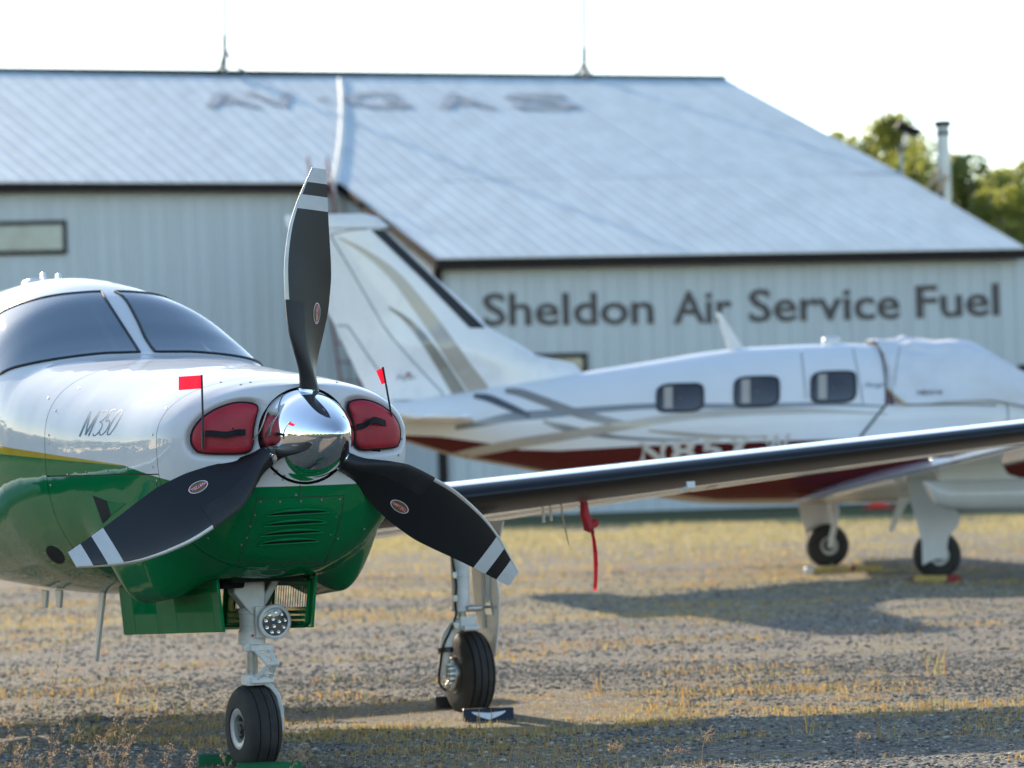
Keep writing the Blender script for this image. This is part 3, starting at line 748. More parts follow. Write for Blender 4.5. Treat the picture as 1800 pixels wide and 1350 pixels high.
# the wood across the airfield, behind the camera (it shows in the polished spinner and the white cowling)
fw_ = []; rs = np.random.RandomState(12)
for i in range(170):
    a = R(rs.uniform(14, 346)); d = rs.uniform(105, 165); x, y = math.sin(a) * d, math.cos(a) * d; h = rs.uniform(5, 12); r = rs.uniform(2.5, 5.5)
    n = 420; dd = rs.normal(size=(n, 3)); dd /= np.linalg.norm(dd, axis=1)[:, None]
    p = dd * (rs.rand(n, 1) ** .4) * np.array([r, r, h * .5]) + np.array([x, y, h * .5])
    u = rs.normal(size=(n, 3)); w = np.cross(u, rs.normal(size=(n, 3))); u /= np.linalg.norm(u, axis=1)[:, None]; w /= np.linalg.norm(w, axis=1)[:, None]
    fw_.append(np.stack([p - u * .5, p + w * .4, p + u * .5, p - w * .4], 1).reshape(-1, 3))
V = np.concatenate(fw_); V[:, 2] = np.maximum(V[:, 2], .05)
tag(bulk('treeline', V, np.arange(len(V)).reshape(-1, 4), M['leaf_dark']), 'distant row of trees across the airfield mirrored in the polished spinner', 'trees', kind='stuff')

# ------------------------------------------------------------------ aircraft shapes (frame: +x the aircraft's left, +y aft, z up; y = 0 at the propeller)
ST = np.array([  # y, half width, top, bottom, z of greatest width, exponent top, exponent bottom
    (.060, .192, 1.562, 1.178, 1.37, 2.0, 2.0),
    (.075, .290, 1.574, 1.100, 1.37, 2.0, 2.1),
    (.100, .375, 1.578, 1.050, 1.37, 2.1, 2.2),
    (.140, .432, 1.584, 1.000, 1.37, 2.2, 2.2),
    (.190, .470, 1.590, .945, 1.365, 2.25, 2.25),
    (.260, .497, 1.600, .885, 1.36, 2.3, 2.3),
    (.360, .515, 1.612, .835, 1.36, 2.3, 2.4),
    (.500, .530, 1.628, .800, 1.355, 2.3, 2.5),
    (.800, .555, 1.655, .785, 1.35, 2.3, 2.6),
    (1.30, .605, 1.695, .755, 1.35, 2.5, 2.6),
    (1.75, .645, 1.730, .715, 1.37, 2.8, 2.5),
    (2.15, .675, 1.768, .690, 1.39, 3.1, 2.4),
    (2.30, .680, 1.830, .683, 1.40, 3.0, 2.4),
    (2.50, .682, 1.945, .676, 1.41, 2.7, 2.35),
    (2.75, .684, 2.070, .670, 1.42, 2.4, 2.3),
    (3.10, .684, 2.150, .668, 1.43, 2.2, 2.3),
    (3.60, .682, 2.200, .672, 1.43, 2.15, 2.3),
    (4.50, .680, 2.185, .685, 1.43, 2.1, 2.2),
    (4.95, .665, 2.150, .705, 1.43, 2.1, 2.2),
    (5.40, .625, 2.090, .765, 1.44, 2.1, 2.15),
    (6.00, .530, 2.010, .905, 1.46, 2.0, 2.1),
    (6.70, .400, 1.920, 1.075, 1.50, 2.0, 2.0),
    (7.40, .270, 1.830, 1.225, 1.54, 2.0, 2.0),
    (7.90, .170, 1.760, 1.385, 1.57, 2.0, 2.0),
    (8.35, .070, 1.690, 1.540, 1.61, 2.0, 2.0)])
SF = [pchip(ST[:, 0], ST[:, i]) for i in range(1, 7)]
INLET = [(.210, 1.340), (.209, 1.39), (.197, 1.44), (.186, 1.478), (.196, 1.500), (.26, 1.508), (.33, 1.490), (.395, 1.452), (.432, 1.405), (.440, 1.36), (.428, 1.328), (.40, 1.312), (.265, 1.306), (.225, 1.314)]
def _round(poly, n=5):
    P = [Vector((*p, 0)) for p in poly]; out = []; N = len(P)
    for i in range(N):
        a, b, c, d = P[i-1], P[i], P[(i+1) % N], P[(i+2) % N]
        for k in range(n):
            t = k / n; q = .5 * ((2*b) + (c - a) * t + (2*a - 5*b + 4*c - d) * t*t + (3*b - a - 3*c + d) * t*t*t); out.append((q.x, q.y))
    return out
INLET = _round(INLET)
def poly_sd(px, pz, poly):
    """signed distance (inside > 0) of points to a polygon"""
    P = np.array(poly); d = np.full(px.shape, 1e9); ins = np.zeros(px.shape, bool); n = len(P)
    for i in range(n):
        a, b = P[i], P[(i + 1) % n]; e = b - a; t = np.clip(((px - a[0]) * e[0] + (pz - a[1]) * e[1]) / (e @ e), 0, 1)
        d = np.minimum(d, np.hypot(px - a[0] - t * e[0], pz - a[1] - t * e[1]))
        c = ((a[1] > pz) != (b[1] > pz)) & (px < (b[0] - a[0]) * (pz - a[1]) / (b[1] - a[1] + 1e-12) + a[0]); ins ^= c
    return np.where(ins, d, -d)
def fus(y, phi, nose=True):
    """points of the section at y for angles phi (numpy)"""
    w, zt, zb, zc, nt, nb = [f(y) for f in SF]; c, s = np.cos(phi), np.sin(phi); up = s >= 0
    n = np.where(up, nt, nb); x = w * np.sign(c) * np.abs(c) ** (2 / n); z = zc + np.where(up, zt - zc, zc - zb) * np.sign(s) * np.abs(s) ** (2 / n)
    yy = np.full_like(x, y)
    if nose:
        A = .160 * smooth(.42, .72, y) * (1 - smooth(1.05, 1.36, y)); low = 1 - smooth(.98, 1.22, z)
        bmp = np.exp(-((np.abs(x) - .40) / .135) ** 2)
        z = z - A * bmp * low; x = x + np.sign(x) * A * .06 * low * smooth(.25, .5, np.abs(x))
        if y < .35:   # recess of the two cooling inlets
            sd = poly_sd(np.abs(x), z, INLET); yy = yy + .045 * smooth(-.028, .012, sd) * (z > 1.2)
        if y < .5:    # small blister above the spinner
            yy = yy - .0 * np.exp(-((x + .03) / .13) ** 2) * smooth(1.53, 1.56, z) * (1 - smooth(.05, .3, y))
    return np.stack([x, yy, z], -1)
def fus_rows(ys, phi, off=0.0, nose=True):
    rows = []
    for y in ys:
        r = fus(y, phi if not callable(phi) else phi(y), nose)
        if off:
            zc = SF[3](y); d = r - np.array([0, y, zc]); d[:, 1] = 0; r = r + d / np.linalg.norm(d, axis=1)[:, None] * off
        rows.append([tuple(p) for p in r])
    return rows
class Surf:
    """ray target built from several parts"""
    def __init__(s): s.v = []; s.f = []
    def add(s, mb): k = len(s.v); s.v += [Vector(p) for p in mb.v]; s.f += [tuple(i + k for i in f) for f in mb.f]; s.t = None
    def cast(s, fr, px, py, off=.003):
        if s.t is None: s.t = BVHTree.FromPolygons(s.v, s.f)
        o = fr.l(EYE); d = fr.ld(pray(px, py)).normalized(); h = s.t.ray_cast(o, d)
        if h[0] is None: return None
        n = h[1];
        if n.dot(d) > 0: n = -n
        return h[0] + n * off, n
def resample(pts, n):
    P = [Vector(p) for p in pts]; L = [0]
    for a, b in zip(P, P[1:]): L.append(L[-1] + (b - a).length)
    out = []
    for i in range(n):
        s = L[-1] * i / (n - 1); k = 0
        while k < len(P) - 2 and L[k + 1] < s: k += 1
        t = (s - L[k]) / max(1e-9, L[k + 1] - L[k]); out.append(P[k].lerp(P[k + 1], min(1, max(0, t))))
    return out
def catmull(pts, n):
    P = [Vector((p[0], p[1], p[2] if len(p) > 2 else 0)) for p in pts]; P = [P[0] * 2 - P[1]] + P + [P[-1] * 2 - P[-2]]; out = []
    for i in range(1, len(P) - 2):
        for k in range(n):
            t = k / n; a, b, c, d = P[i-1], P[i], P[i+1], P[i+2]
            out.append(.5 * ((2*b) + (c - a) * t + (2*a - 5*b + 4*c - d) * t*t + (3*b - a - 3*c + d) * t*t*t))
    out.append(P[-2]); return out
def patch_px(surf, fr, top, bot, ns, nt, off=.003, mb=None):
    """sheet on a surface between two picture curves; returns MB"""
    T = resample([(*p, 0) for p in top], ns); B = resample([(*p, 0) for p in bot], ns); mb = mb or MB()
    V = []; ok = []
    for i in range(ns):
        for j in range(nt):
            q = T[i].lerp(B[i], j / (nt - 1)); h = surf.cast(fr, q.x, q.y, off); V.append(h[0] if h else Vector((0, 0, 0))); ok.append(h is not None)
    F = []
    for i in range(ns - 1):
        for j in range(nt - 1):
            q = (i*nt + j, i*nt + j + 1, (i+1)*nt + j + 1, (i+1)*nt + j)
            if all(ok[k] for k in q) and max((V[q[0]] - V[q[2]]).length, (V[q[1]] - V[q[3]]).length) < .6: F.append(q)
    return mb.add(V, F)
def stripe_px(surf, fr, pts, nseg=8, off=.003, mb=None, nt=3):
    """pts: (px, py, width)"""
    P = catmull(pts, nseg); top = []; bot = []
    for i, p in enumerate(P):
        d = P[min(i + 1, len(P) - 1)] - P[max(i - 1, 0)]; d.z = 0; d.normalize(); n = Vector((-d.y, d.x, 0)) * max(p.z, .3) / 2
        top.append((p.x + n.x, p.y + n.y)); bot.append((p.x - n.x, p.y - n.y))
    return patch_px(surf, fr, top, bot, len(P), nt, off, mb)
def mirror(mb): 
    o = MB(); o.v = [(-v[0], v[1], v[2]) for v in mb.v]; o.f = list(mb.f); return o
def text_px(surf, fr, s, P0, U, Vv, off=.003, mb=None):
    """word mapped to picture coordinates: P0 + u*U + v*V"""
    v, f = text_polys(s); cap = text_polys('H')[0][:, 1].max(); x0, x1 = v[:, 0].min(), v[:, 0].max(); mb = mb or MB(); out = []; okk = True
    for p in v:
        u = (p[0] - x0) / (x1 - x0); w = p[1] / cap; h = surf.cast(fr, P0[0] + U[0]*u + Vv[0]*w, P0[1] + U[1]*u + Vv[1]*w, off)
        out.append(h[0] if h else None)
    f = [q for q in f if all(out[i] is not None for i in q)]
    return mb.add([p or Vector((0, 0, 0)) for p in out], f)

def foil(u, t, camber=.02):
    yt = 5 * t * (.2969 * math.sqrt(max(u, 0)) - .1260 * u - .3516 * u*u + .2843 * u**3 - .1015 * u**4)
    return yt, camber * 4 * u * (1 - u)
def foil_loop(t, n=16, u1=1.0, camber=.02, off=0.0):
    """closed (u, z) loop, upper TE -> LE -> lower TE"""
    us = [u1 * (1 - math.cos(math.pi * i / n)) / 2 for i in range(n + 1)] if u1 >= .999 else [u1 * (i / n) ** 1.6 for i in range(n + 1)]
    uu = us if u1 >= .999 else [u * .22 for u in us]
    up_ = [(u, foil(u, t, camber)[1] + foil(u, t, camber)[0] + off) for u in reversed(uu)]; lo = [(u, foil(u, t, camber)[1] - foil(u, t, camber)[0] - off) for u in us[1:]]
    L = up_ + lo
    if off:
        k = len(us) - 1; L[k] = (-off, L[k][1] - off)
    return L
def wing_rows(side, span, u0=0.0, u1=1.0, off=0.0, n=16):
    """span: list of (x, yLE, zLE, chord, thickness, twist_deg)"""
    rows = []
    for x, yl, zl, c, t, tw in span:
        tw = R(tw); row = []
        for u, z in foil_loop(t, n, u1, .018, off / c):
            row.append((side * x, yl + c * (u * math.cos(tw) + z * math.sin(tw)), zl + c * (z * math.cos(tw) - u * math.sin(tw))))
        rows.append(row)
    return rows
def wing_mb(side, span, u1=1.0, off=0.0, n=16, closed=True):
    mb = MB(); rows = wing_rows(side, span, 0, u1, off, n); mb.grid(rows, closed)
    if closed:
        for r in (rows[0], rows[-1]): k = len(mb.v); mb.add(r, [tuple(range(len(r)))])
    return mb
def wheel(root, name, c, axis, rad, wid, rimr, tread=4, flat=.012):
    """tyre part with rim as sub-part; flattened where it stands"""
    c = Vector(c); hw = wid / 2; prof = []
    for a in range(0, 181, 9):
        t = R(a); co, si = math.cos(t), math.sin(t); h = -hw * math.copysign(abs(co) ** .75, co); r = rimr + (rad - rimr) * (abs(si) ** .62)
        prof.append((r, h))
    # tread grooves
    q = []
    for r, h in prof:
        q.append((r, h))
    gro = [hw * g for g in ((-.55, 0, .55) if tread == 3 else (-.62, -.22, .22, .62))]
    pr = []
    for (r0, h0), (r1, h1) in zip(q, q[1:]):
        pr.append((r0, h0))
        for g_ in gro:
            if h0 < g_ <= h1:
                r = r0 + (r1 - r0) * (g_ - h0) / (h1 - h0); e = .004; pr += [(r, g_ - e), (r - .010, g_ - e * .5), (r - .010, g_ + e * .5), (r, g_ + e)]
    pr.append(q[-1]); pr = sorted(pr, key=lambda t: t[1]) if False else pr
    mb = MB(); mb.lathe(pr + [(rimr - .008, hw * .8), (rimr - .008, -hw * .8)], c, axis, 56, close=True)
    lim = c.z - rad + flat
    mb.v = [(x, y, max(z, lim + (z - lim) * .05)) if z < lim else (x, y, z) for x, y, z in mb.v]
    ty = mb.build(name, M['tyre'], root, sharp=30)
    rm = MB(); e = rimr
    for s in (-1, 1):
        rm.lathe([(e, hw * .74), (e * 1.04, hw * .90), (e * .98, hw * .93), (e * .80, hw * .90), (e * .66, hw * .84), (e * .62, hw * .45)], c, Vector(axis) * s, 36, caps=False)
    rm.build('rim', M['rim'], ty)
    hb = MB()
    for s in (-1, 1): hb.lathe([(e * .63, hw * .50), (e * .36, hw * .44), (e * .34, hw * .70), (e * .24, hw * .74), (e * .20, hw * .86), (0, hw * .86)], c, Vector(axis) * s, 28)
    hb.build('hub', M['rim_dark'], ty)
    bo = MB(); ax = Vector(axis).normalized(); u = ax.cross(Vector((0, 0, 1))).normalized(); w = ax.cross(u)
    for s in (-1, 1):
        for k in range(8):
            a = 2 * math.pi * k / 8; p = c + ax * s * hw * .50 + (u * math.cos(a) + w * math.sin(a)) * e * .62; bo.tube([p, p + ax * s * .014], .008, 6)
    bo.build('wheel_bolts', M['screw'], ty)
    return ty

# ------------------------------------------------------------------ the green and white aircraft
FA = Frame((-.794, 12.44, 0), 23)
plane = thing('parked_aircraft', 'white and green single propeller aircraft with chrome spinner and red inlet plugs, in front', 'airplane', FA.o, FA.a)
paint = livery('white_green_livery', WHITE, [
    ([(-2, 1.17), (.0, 1.17), (.10, 1.175), (.25, 1.205), (.72, 1.274), (2.55, 1.394), (4, 1.47), (6, 1.62), (9, 1.75)], GOLD),
    ([(-2, 1.17), (.0, 1.17), (.10, 1.175), (.25, 1.205), (.72, 1.272), (2.55, 1.352), (4, 1.40), (6, 1.52), (9, 1.66)], GREEN)])
SA = Surf()
NP = 220
full_b = np.linspace(0, 2 * math.pi, 460, endpoint=False)
full = np.linspace(0, 2 * math.pi, NP, endpoint=False)
def seam_phi(y, z=1.235):
    """angle where the section passes height z on its +x side (negative)"""
    w, zt, zb, zc, nt, nb = [f(y) for f in SF]; s = -min(.999, (zc - z) / (zc - zb)) if z < zc else (z - zc) / (zt - zc)
    n = nb if z < zc else nt; return math.copysign(math.asin(abs(s) ** (n / 2)), s)
ys_bowl = list(np.linspace(.060, .14, 22)) + list(np.linspace(.145, .36, 30))
mb = MB(); mb.grid(fus_rows(ys_bowl, full_b), True); SA.add(mb); mb.build('nose_bowl', paint, plane, sharp=60)
ys_c = np.linspace(.364, 1.625, 70)
up_phi = lambda y: np.linspace(seam_phi(y) + .004, math.pi - seam_phi(y) - .004, 150)
lo_phi = lambda y: np.linspace(-math.pi - seam_phi(y) + .004, seam_phi(y) - .004, 150)
mb = MB(); mb.grid(fus_rows(ys_c, up_phi)); SA.add(mb); mb.build('upper_cowling', paint, plane, sharp=60)
mb = MB(); mb.grid(fus_rows(ys_c, lo_phi)); SA.add(mb); mb.build('lower_cowling', paint, plane, sharp=60)
ys_f = list(np.linspace(1.630, 3.4, 64)) + list(np.linspace(3.45, 8.35, 60))
mb = MB(); mb.grid(fus_rows(ys_f, full), True); n_ = len(mb.v); mb.f.append(tuple(range(n_ - NP, n_))); SA.add(mb)
mb = MB(); mb.grid(fus_rows(list(np.linspace(.3, 1.9, 40)), full, -.012), True); mb.build('seam_liner', M['seam'], plane)
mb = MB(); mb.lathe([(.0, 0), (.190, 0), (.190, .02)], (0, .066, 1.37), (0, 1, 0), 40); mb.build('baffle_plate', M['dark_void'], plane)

# windshield: right pane traced, left pane its mirror image
topc = [(-60, 600), (-30, 572), (0, 552), (22, 541), (58, 529), (101, 520), (144, 515.5), (177, 513.5)]
botc = [(-60, 690), (-30, 668), (0, 658), (29, 646), (101, 632), (173, 623), (215, 621), (245, 620)]
LOOP = [(p.x, p.y) for p in catmull(topc, 5)] + [(p.x, p.y) for p in reversed(catmull(botc, 5))]
EDGE = [(245 - 68 * k / 12, 620 - 106.5 * k / 12) for k in range(1, 12)]
ys_cab = list(np.linspace(1.630, 2.0, 14)) + list(np.linspace(2.01, 3.4, 150)); NF = 560
mb = MB(); mb.grid(fus_rows(ys_cab, np.linspace(0, 2 * math.pi, NF, endpoint=False)), True)
vv = np.array(mb.v); ff = np.array(mb.f); cc_ = vv[ff].mean(1)
w_ = np.array(FA.o)[None] + np.abs(cc_[:, :1]) * -1 * np.array(FA.ex)[None] + cc_[:, 1:2] * np.array(FA.ey)[None] + cc_[:, 2:] * np.array([[0, 0, 1.0]])
rel = w_ - np.array(EYE); zz_ = rel @ np.array(fwd); pxx = 900 + FPX * (rel @ np.array(rgt)) / zz_; pyy = 675 - FPX * (rel @ np.array(upv)) / zz_
cut = (poly_sd(pxx, pyy, LOOP) > 1.5) & (cc_[:, 2] > 1.6) & (cc_[:, 1] > 1.9)
mb.f = [tuple(f) for f in ff[~cut]]; k0 = len(mb.v)
mb.grid(fus_rows([3.4] + list(np.linspace(3.45, 8.35, 60)), full), True); n_ = len(mb.v); mb.f.append(tuple(range(n_ - NP, n_)))
mb.build('fuselage', paint, plane, sharp=60)
# cockpit seen through the glass
mb = MB(); mb.grid(fus_rows(list(np.linspace(3.02, 4.9, 20)), full, -.05), True); n_ = len(mb.v); mb.f.append(tuple(range(n_ - NP, n_))); mb.build('cabin_liner', M['liner'], plane)
mb = MB(); mb.box((0, 2.55, 1.66), (1.10, .75, .10), Euler((R(4), 0, 0))); mb.box((0, 2.95, 1.50), (1.16, .10, .30)); mb.box((0, 3.0, 1.0), (1.15, 1.4, .05)); mb.build('instrument_panel', M['black'], plane, bevel=.02)
for s in (-1, 1):
    mb = MB(); mb.box((s * .29, 3.55, 1.45), (.46, .14, .66), Euler((R(-12), 0, 0))); mb.box((s * .29, 3.30, 1.12), (.46, .5, .14)); o = mb.build('seat', M['seat'], plane, bevel=.05)
    mb = MB(); mb.box((s * .29, 3.63, 1.885), (.27, .10, .17), Euler((R(-12), 0, 0))); mb.build('headrest', M['seat'], o, bevel=.035)
for s in (-1, 1):
    mb = MB(); mb.box((s * .20, 3.06, 1.985), (.27, .025, .11), Euler((R(30), 0, 0))); mb.build('sun_visor', M['gear_white'], plane, bevel=.012)
    mb = MB(); mb.bar((s * .085, 2.40, 1.80), (s * .085, 2.80, 2.02), .03, .02); mb.build('light_line_bar', M['gear_white'], plane, bevel=.004)  # pale bar added to draw the reflected light line beside the post
def on_plane(name, mb, mat_, parent=None): return mb.build(name, mat_, parent or plane, sharp=60)
pane = patch_px(SA, FA, catmull(topc, 5), catmull(botc, 5), 44, 22, .004)
def border(surf, fr, loop, off=.003):
    out = []
    for p in loop:
        h = surf.cast(fr, p[0], p[1], off)
        if h: out.append(h[0])
    return out
def framed(pane_mb, loop_pts, nm='windshield_pane', parent=None, r=.0075):
    o = pane_mb.build(nm, M['clear'], parent or plane, sharp=70)
    s = MB(); s.tube(loop_pts, r, 6, closed=True); s.build('window_seal', M['seal'], o)
    return o
loop = [tuple(p) for p in catmull(topc, 5)] + list(reversed(EDGE)) + [tuple(p) for p in reversed(catmull(botc, 5))]
lp = border(SA, FA, [(p[0], p[1]) for p in loop])
framed(pane, lp); 
mp_ = mirror(pane); framed(mp_, [Vector((-p.x, p.y, p.z)) for p in lp])
# side windows further aft
def window_local(y0, y1, z0_, z1, side, rnd_=.08):
    pts = []; w, h = (y1 - y0) / 2, (z1 - z0_) / 2; cy, cz = (y0 + y1) / 2, (z0_ + z1) / 2
    for i in range(32):
        a = 2 * math.pi * i / 32; c, s = math.cos(a), math.sin(a); pts.append((cy + w * math.copysign(abs(c) ** .45, c), cz + h * math.copysign(abs(s) ** .45, s)))
    return pts
def fus_x(y, z):
    w, zt, zb, zc, nt, nb = [f(y) for f in SF]; r = (z - zc) / (zt - zc) if z > zc else (zc - z) / (zc - zb); n = nt if z > zc else nb
    return w * max(0, 1 - min(1, r) ** n) ** (1 / n)
def cabin_window(root, y0, y1, z0_, z1, side, dy=0.0, nm='cabin_window', glassm=None):
    pts = window_local(y0, y1, z0_, z1, side); cy, cz = (y0 + y1) / 2, (z0_ + z1) / 2; rings = []
    for f in (1.0, .75, .5, .25):
        rings.append([(side * (fus_x(cy + (y - cy) * f, cz + (z - cz) * f) + .004), cy + (y - cy) * f - dy, cz + (z - cz) * f) for y, z in pts])
    m_ = MB(); m_.grid(rings, True); m_.add(rings[-1], [tuple(range(len(rings[-1])))]); o = m_.build(nm, glassm or M['glass'], root, sharp=70)
    s = MB(); s.tube([Vector(p) for p in rings[0]], .008, 5, closed=True); s.build('window_seal', M['seal'], o); return o
for s in (-1, 1):
    cabin_window(plane, 3.55, 3.98, 1.60, 1.93, s)
    for k in range(3): cabin_window(plane, 4.1 + k * .62, 4.52 + k * .62, 1.60, 1.90, s)
# lettering on the cowling: thin slanted strokes
def S(u, v): return (140 + 59 * u + 17.5 * v, 767.5 - 3.5 * u - 44.5 * v)
strokes = [([(0.0, 0), (.03, 1.0)], 3.4), ([(.03, 1.0), (.155, .05)], 2.6), ([(.155, .05), (.30, 1.0)], 3.4), ([(.30, 1.0), (.265, .0)], 3.0),
    ([(.40, .93), (.47, 1.0), (.555, .95), (.57, .78), (.50, .60), (.44, .54), (.53, .48), (.56, .27), (.50, .06), (.42, .0), (.37, .10)], 1.9),
    ([(.80, 1.0), (.665, .98), (.61, .56), (.70, .60), (.755, .45), (.74, .18), (.66, .02), (.585, .03), (.565, .13)], 1.9),
    ([(.93, .98), (.86, .80), (.80, .35), (.81, .06), (.87, .0), (.94, .18), (1.0, .62), (1.0, .92), (.93, .99)], 1.9)]
lm = MB()
for pts, w in strokes: stripe_px(SA, FA, [(*S(*p), w * .95) for p in pts], 6 if len(pts) > 2 else 5, .0007, lm)
on_plane('model_lettering', lm, M['grey_print'])
# nose vents
lv = MB(); lips = MB()
for x0, y0, x1, y1 in ((468, 906, 578, 899.5), (463, 924, 573, 917), (458, 941, 567, 934), (454, 956.5, 560, 950)):
    N = 14; top = []; bot = []
    for i in range(N + 1):
        t = i / N; x = x0 + (x1 - x0) * t; y = y0 + (y1 - y0) * t; hgt = 7.0 * math.sin(math.pi * min(1, max(0, t))) ** .5
        top.append((x, y - hgt)); bot.append((x, y + .2))
    patch_px(SA, FA, top, bot, N + 1, 3, .0016, lv)
    for i in range(1):
        q = [SA.cast(FA, p[0], p[1] + .5, .005)[0] for p in bot]; lips.tube(q, .0035, 6)
        q = [SA.cast(FA, p[0], p[1] - .5, .006)[0] for p in top]; lips.tube(q, [.001 + .006 * math.sin(math.pi * i / N) for i in range(N + 1)], 6)
on_plane('vent_slots', lv, M['dark_void']); on_plane('vent_lips', lips, M['green_paint'])
dk = MB()
patch_px(SA, FA, [(163.5, 871), (176, 876), (189, 881)], [(181, 920), (188, 914), (196, 905)], 8, 8, .002, dk)
on_plane('side_scoop', dk, M['dark_void'])
rp_ = MB(); patch_px(SA, FA, [(189, 881), (204, 884.5), (220, 885)], [(196, 905), (206, 898), (220, 887)], 8, 5, .002, rp_); on_plane('scoop_ramp', rp_, M['green_paint'])
ov = MB(); ang = [2 * math.pi * i / 24 for i in range(25)]
def oval(px, py, a, b, tilt, f=1): return [(px + (a * math.cos(t) * math.cos(tilt) - b * math.sin(t) * math.sin(tilt)) * f, py + (a * math.cos(t) * math.sin(tilt) + b * math.sin(t) * math.cos(tilt)) * f) for t in ang]
patch_px(SA, FA, oval(97.5, 975, 20, 11, .75), oval(97.5, 975, 20, 11, .75, .02), 25, 4, .002, ov); on_plane('oval_vent', ov, M['dark_void'])
# panel line round the vent panel and screws
sm_ = MB()
def seam_line(pts, r=.0016):
    q = [SA.cast(FA, p[0], p[1], .0006) for p in resample([(*p, 0) for p in pts], 20)]; q = [h[0] for h in q if h]
    if len(q) > 2: sm_.tube(q, r, 4)
seam_line([(452, 876), (605, 871)]); seam_line([(605, 871), (600, 905), (588, 950), (572, 988)]); seam_line([(452, 876), (445, 905), (432, 950), (418, 988)]); seam_line([(527, 838), (528, 873)]); seam_line([(418, 988), (572, 988)])
seam_line([(275, 848), (280, 880), (286, 902)])
on_plane('panel_seams', sm_, M['seam'])
sc_ = MB()
def screw(px, py, r=.0055):
    h = SA.cast(FA, px, py, .0005)
    if h: sc_.lathe([(r, 0), (r * .9, .002), (r * .3, .0024), (0, .0016)], h[0], h[1], 8)
for x, y in ((522, 850), (520, 870), (458, 882), (492, 882), (529, 881), (565, 878), (597, 877), (448, 905), (440, 925), (434, 945), (591, 908), (594, 947), (581, 940), (425, 958), (640, 930), (642, 949), (366, 946), (350, 945), (552, 843), (512, 845), (483, 833), (497, 843),
             (88, 838), (119, 834), (152, 830), (189, 827), (224, 823), (269, 821), (276, 845), (98, 722), (86, 780), (86, 765), (139, 682), (292, 717), (268, 764), (89, 853), (85, 700), (388, 672), (440, 672), (423, 676), (592, 672), (700, 800), (706, 772)):
    screw(x, y)
on_plane('fasteners', sc_, M['screw'])
# spinner and back plate
sp_ = MB(); prof = []
fsp = pchip([-.345, -.342, -.330, -.30, -.25, -.20, -.15, -.10, -.05, 0, .015, .03, .06], [0, .012, .027, .054, .084, .107, .127, .144, .158, .167, .171, .176, .186])
for i in range(64):
    h = -.345 + .405 * (i / 63) ** 1.6; prof.append((fsp(h), h))
sp_.lathe(prof + [(.1865, .062), (.0, .063)], (0, 0, 1.37), (0, 1, 0), 72); spinner = sp_.build('spinner', M['chrome'], plane, sharp=50)
PROT = 4.4
def prop_dir(deg): t = R(deg); return Vector((math.sin(t), 0, math.cos(t)))
for k in range(3):
    d = prop_dir(PROT + 120 * k); cu_ = MB(); cu_.lathe([(.040, .160), (.043, .160), (.0435, .178), (.042, .183), (.040, .183)], (0, .048, 1.37), d, 28, close=True); cu_.build('blade_collar', M['chrome'], spinner)
# propeller blades
BR = [.150, .18, .21, .24, .28, .333, .407, .517, .60, .70, .80, .89, .972, 1.052]
BL = [-.040, -.043, -.050, -.062, -.087, -.118, -.147, -.156, -.160, -.150, -.132, -.103, -.067, -.027]
BT = [.040, .042, .046, .052, .061, .071, .088, .102, .103, .090, .073, .060, .050, .041]
BTH = [.039, .038, .032, .027, .0215, .0175, .0140, .0115, .0100, .0085, .0075, .0065, .0055, .0040]
BP = [46, 46, 45, 44, 42, 39, 35, 29.5, 27, 22.5, 20, 18, 16.5, 15]
fBL, fBT, fBH, fBP = [pchip(BR, q) for q in (BL, BT, BTH, BP)]
def blade_rows(rs, u0=0.0, u1=1.0, off=0.0, n=14, face=None):
    rows = []
    for r in rs:
        a, b, th, p = fBL(r), fBT(r), fBH(r), R(fBP(r)); rnd_ = 1 - smooth(.17, .30, r); row = []
        e = Vector((math.cos(p), math.sin(p), 0)); nn = Vector((math.sin(p), -math.cos(p), 0))   # chord towards the trailing edge, face normal (forward)
        us = [u0 + (u1 - u0) * (1 - math.cos(math.pi * i / n)) / 2 for i in range(n + 1)] if u1 == 1 else [u0 + (u1 - u0) * (i / n) ** 1.5 for i in range(n + 1)]
        def half(u):
            w = math.sqrt(max(0, 1 - (2 * u - 1) ** 2)); f = 5 * (.2969 * math.sqrt(max(u, 0)) - .1260 * u - .3516 * u*u + .2843 * u**3 - .1036 * u**4) * 2
            return th * (w * rnd_ + f * (1 - rnd_)) + off
        loopp = [(u, half(u) * 1.15) for u in reversed(us)] + [(u, -half(u) * .85) for u in us[1:]]
        for u, h in loopp:
            x = a + (b - a) * u - (off if u < 1e-6 else 0); row.append(tuple(e * x + nn * h + Vector((0, 0, r))))
        rows.append(row)
    return rows
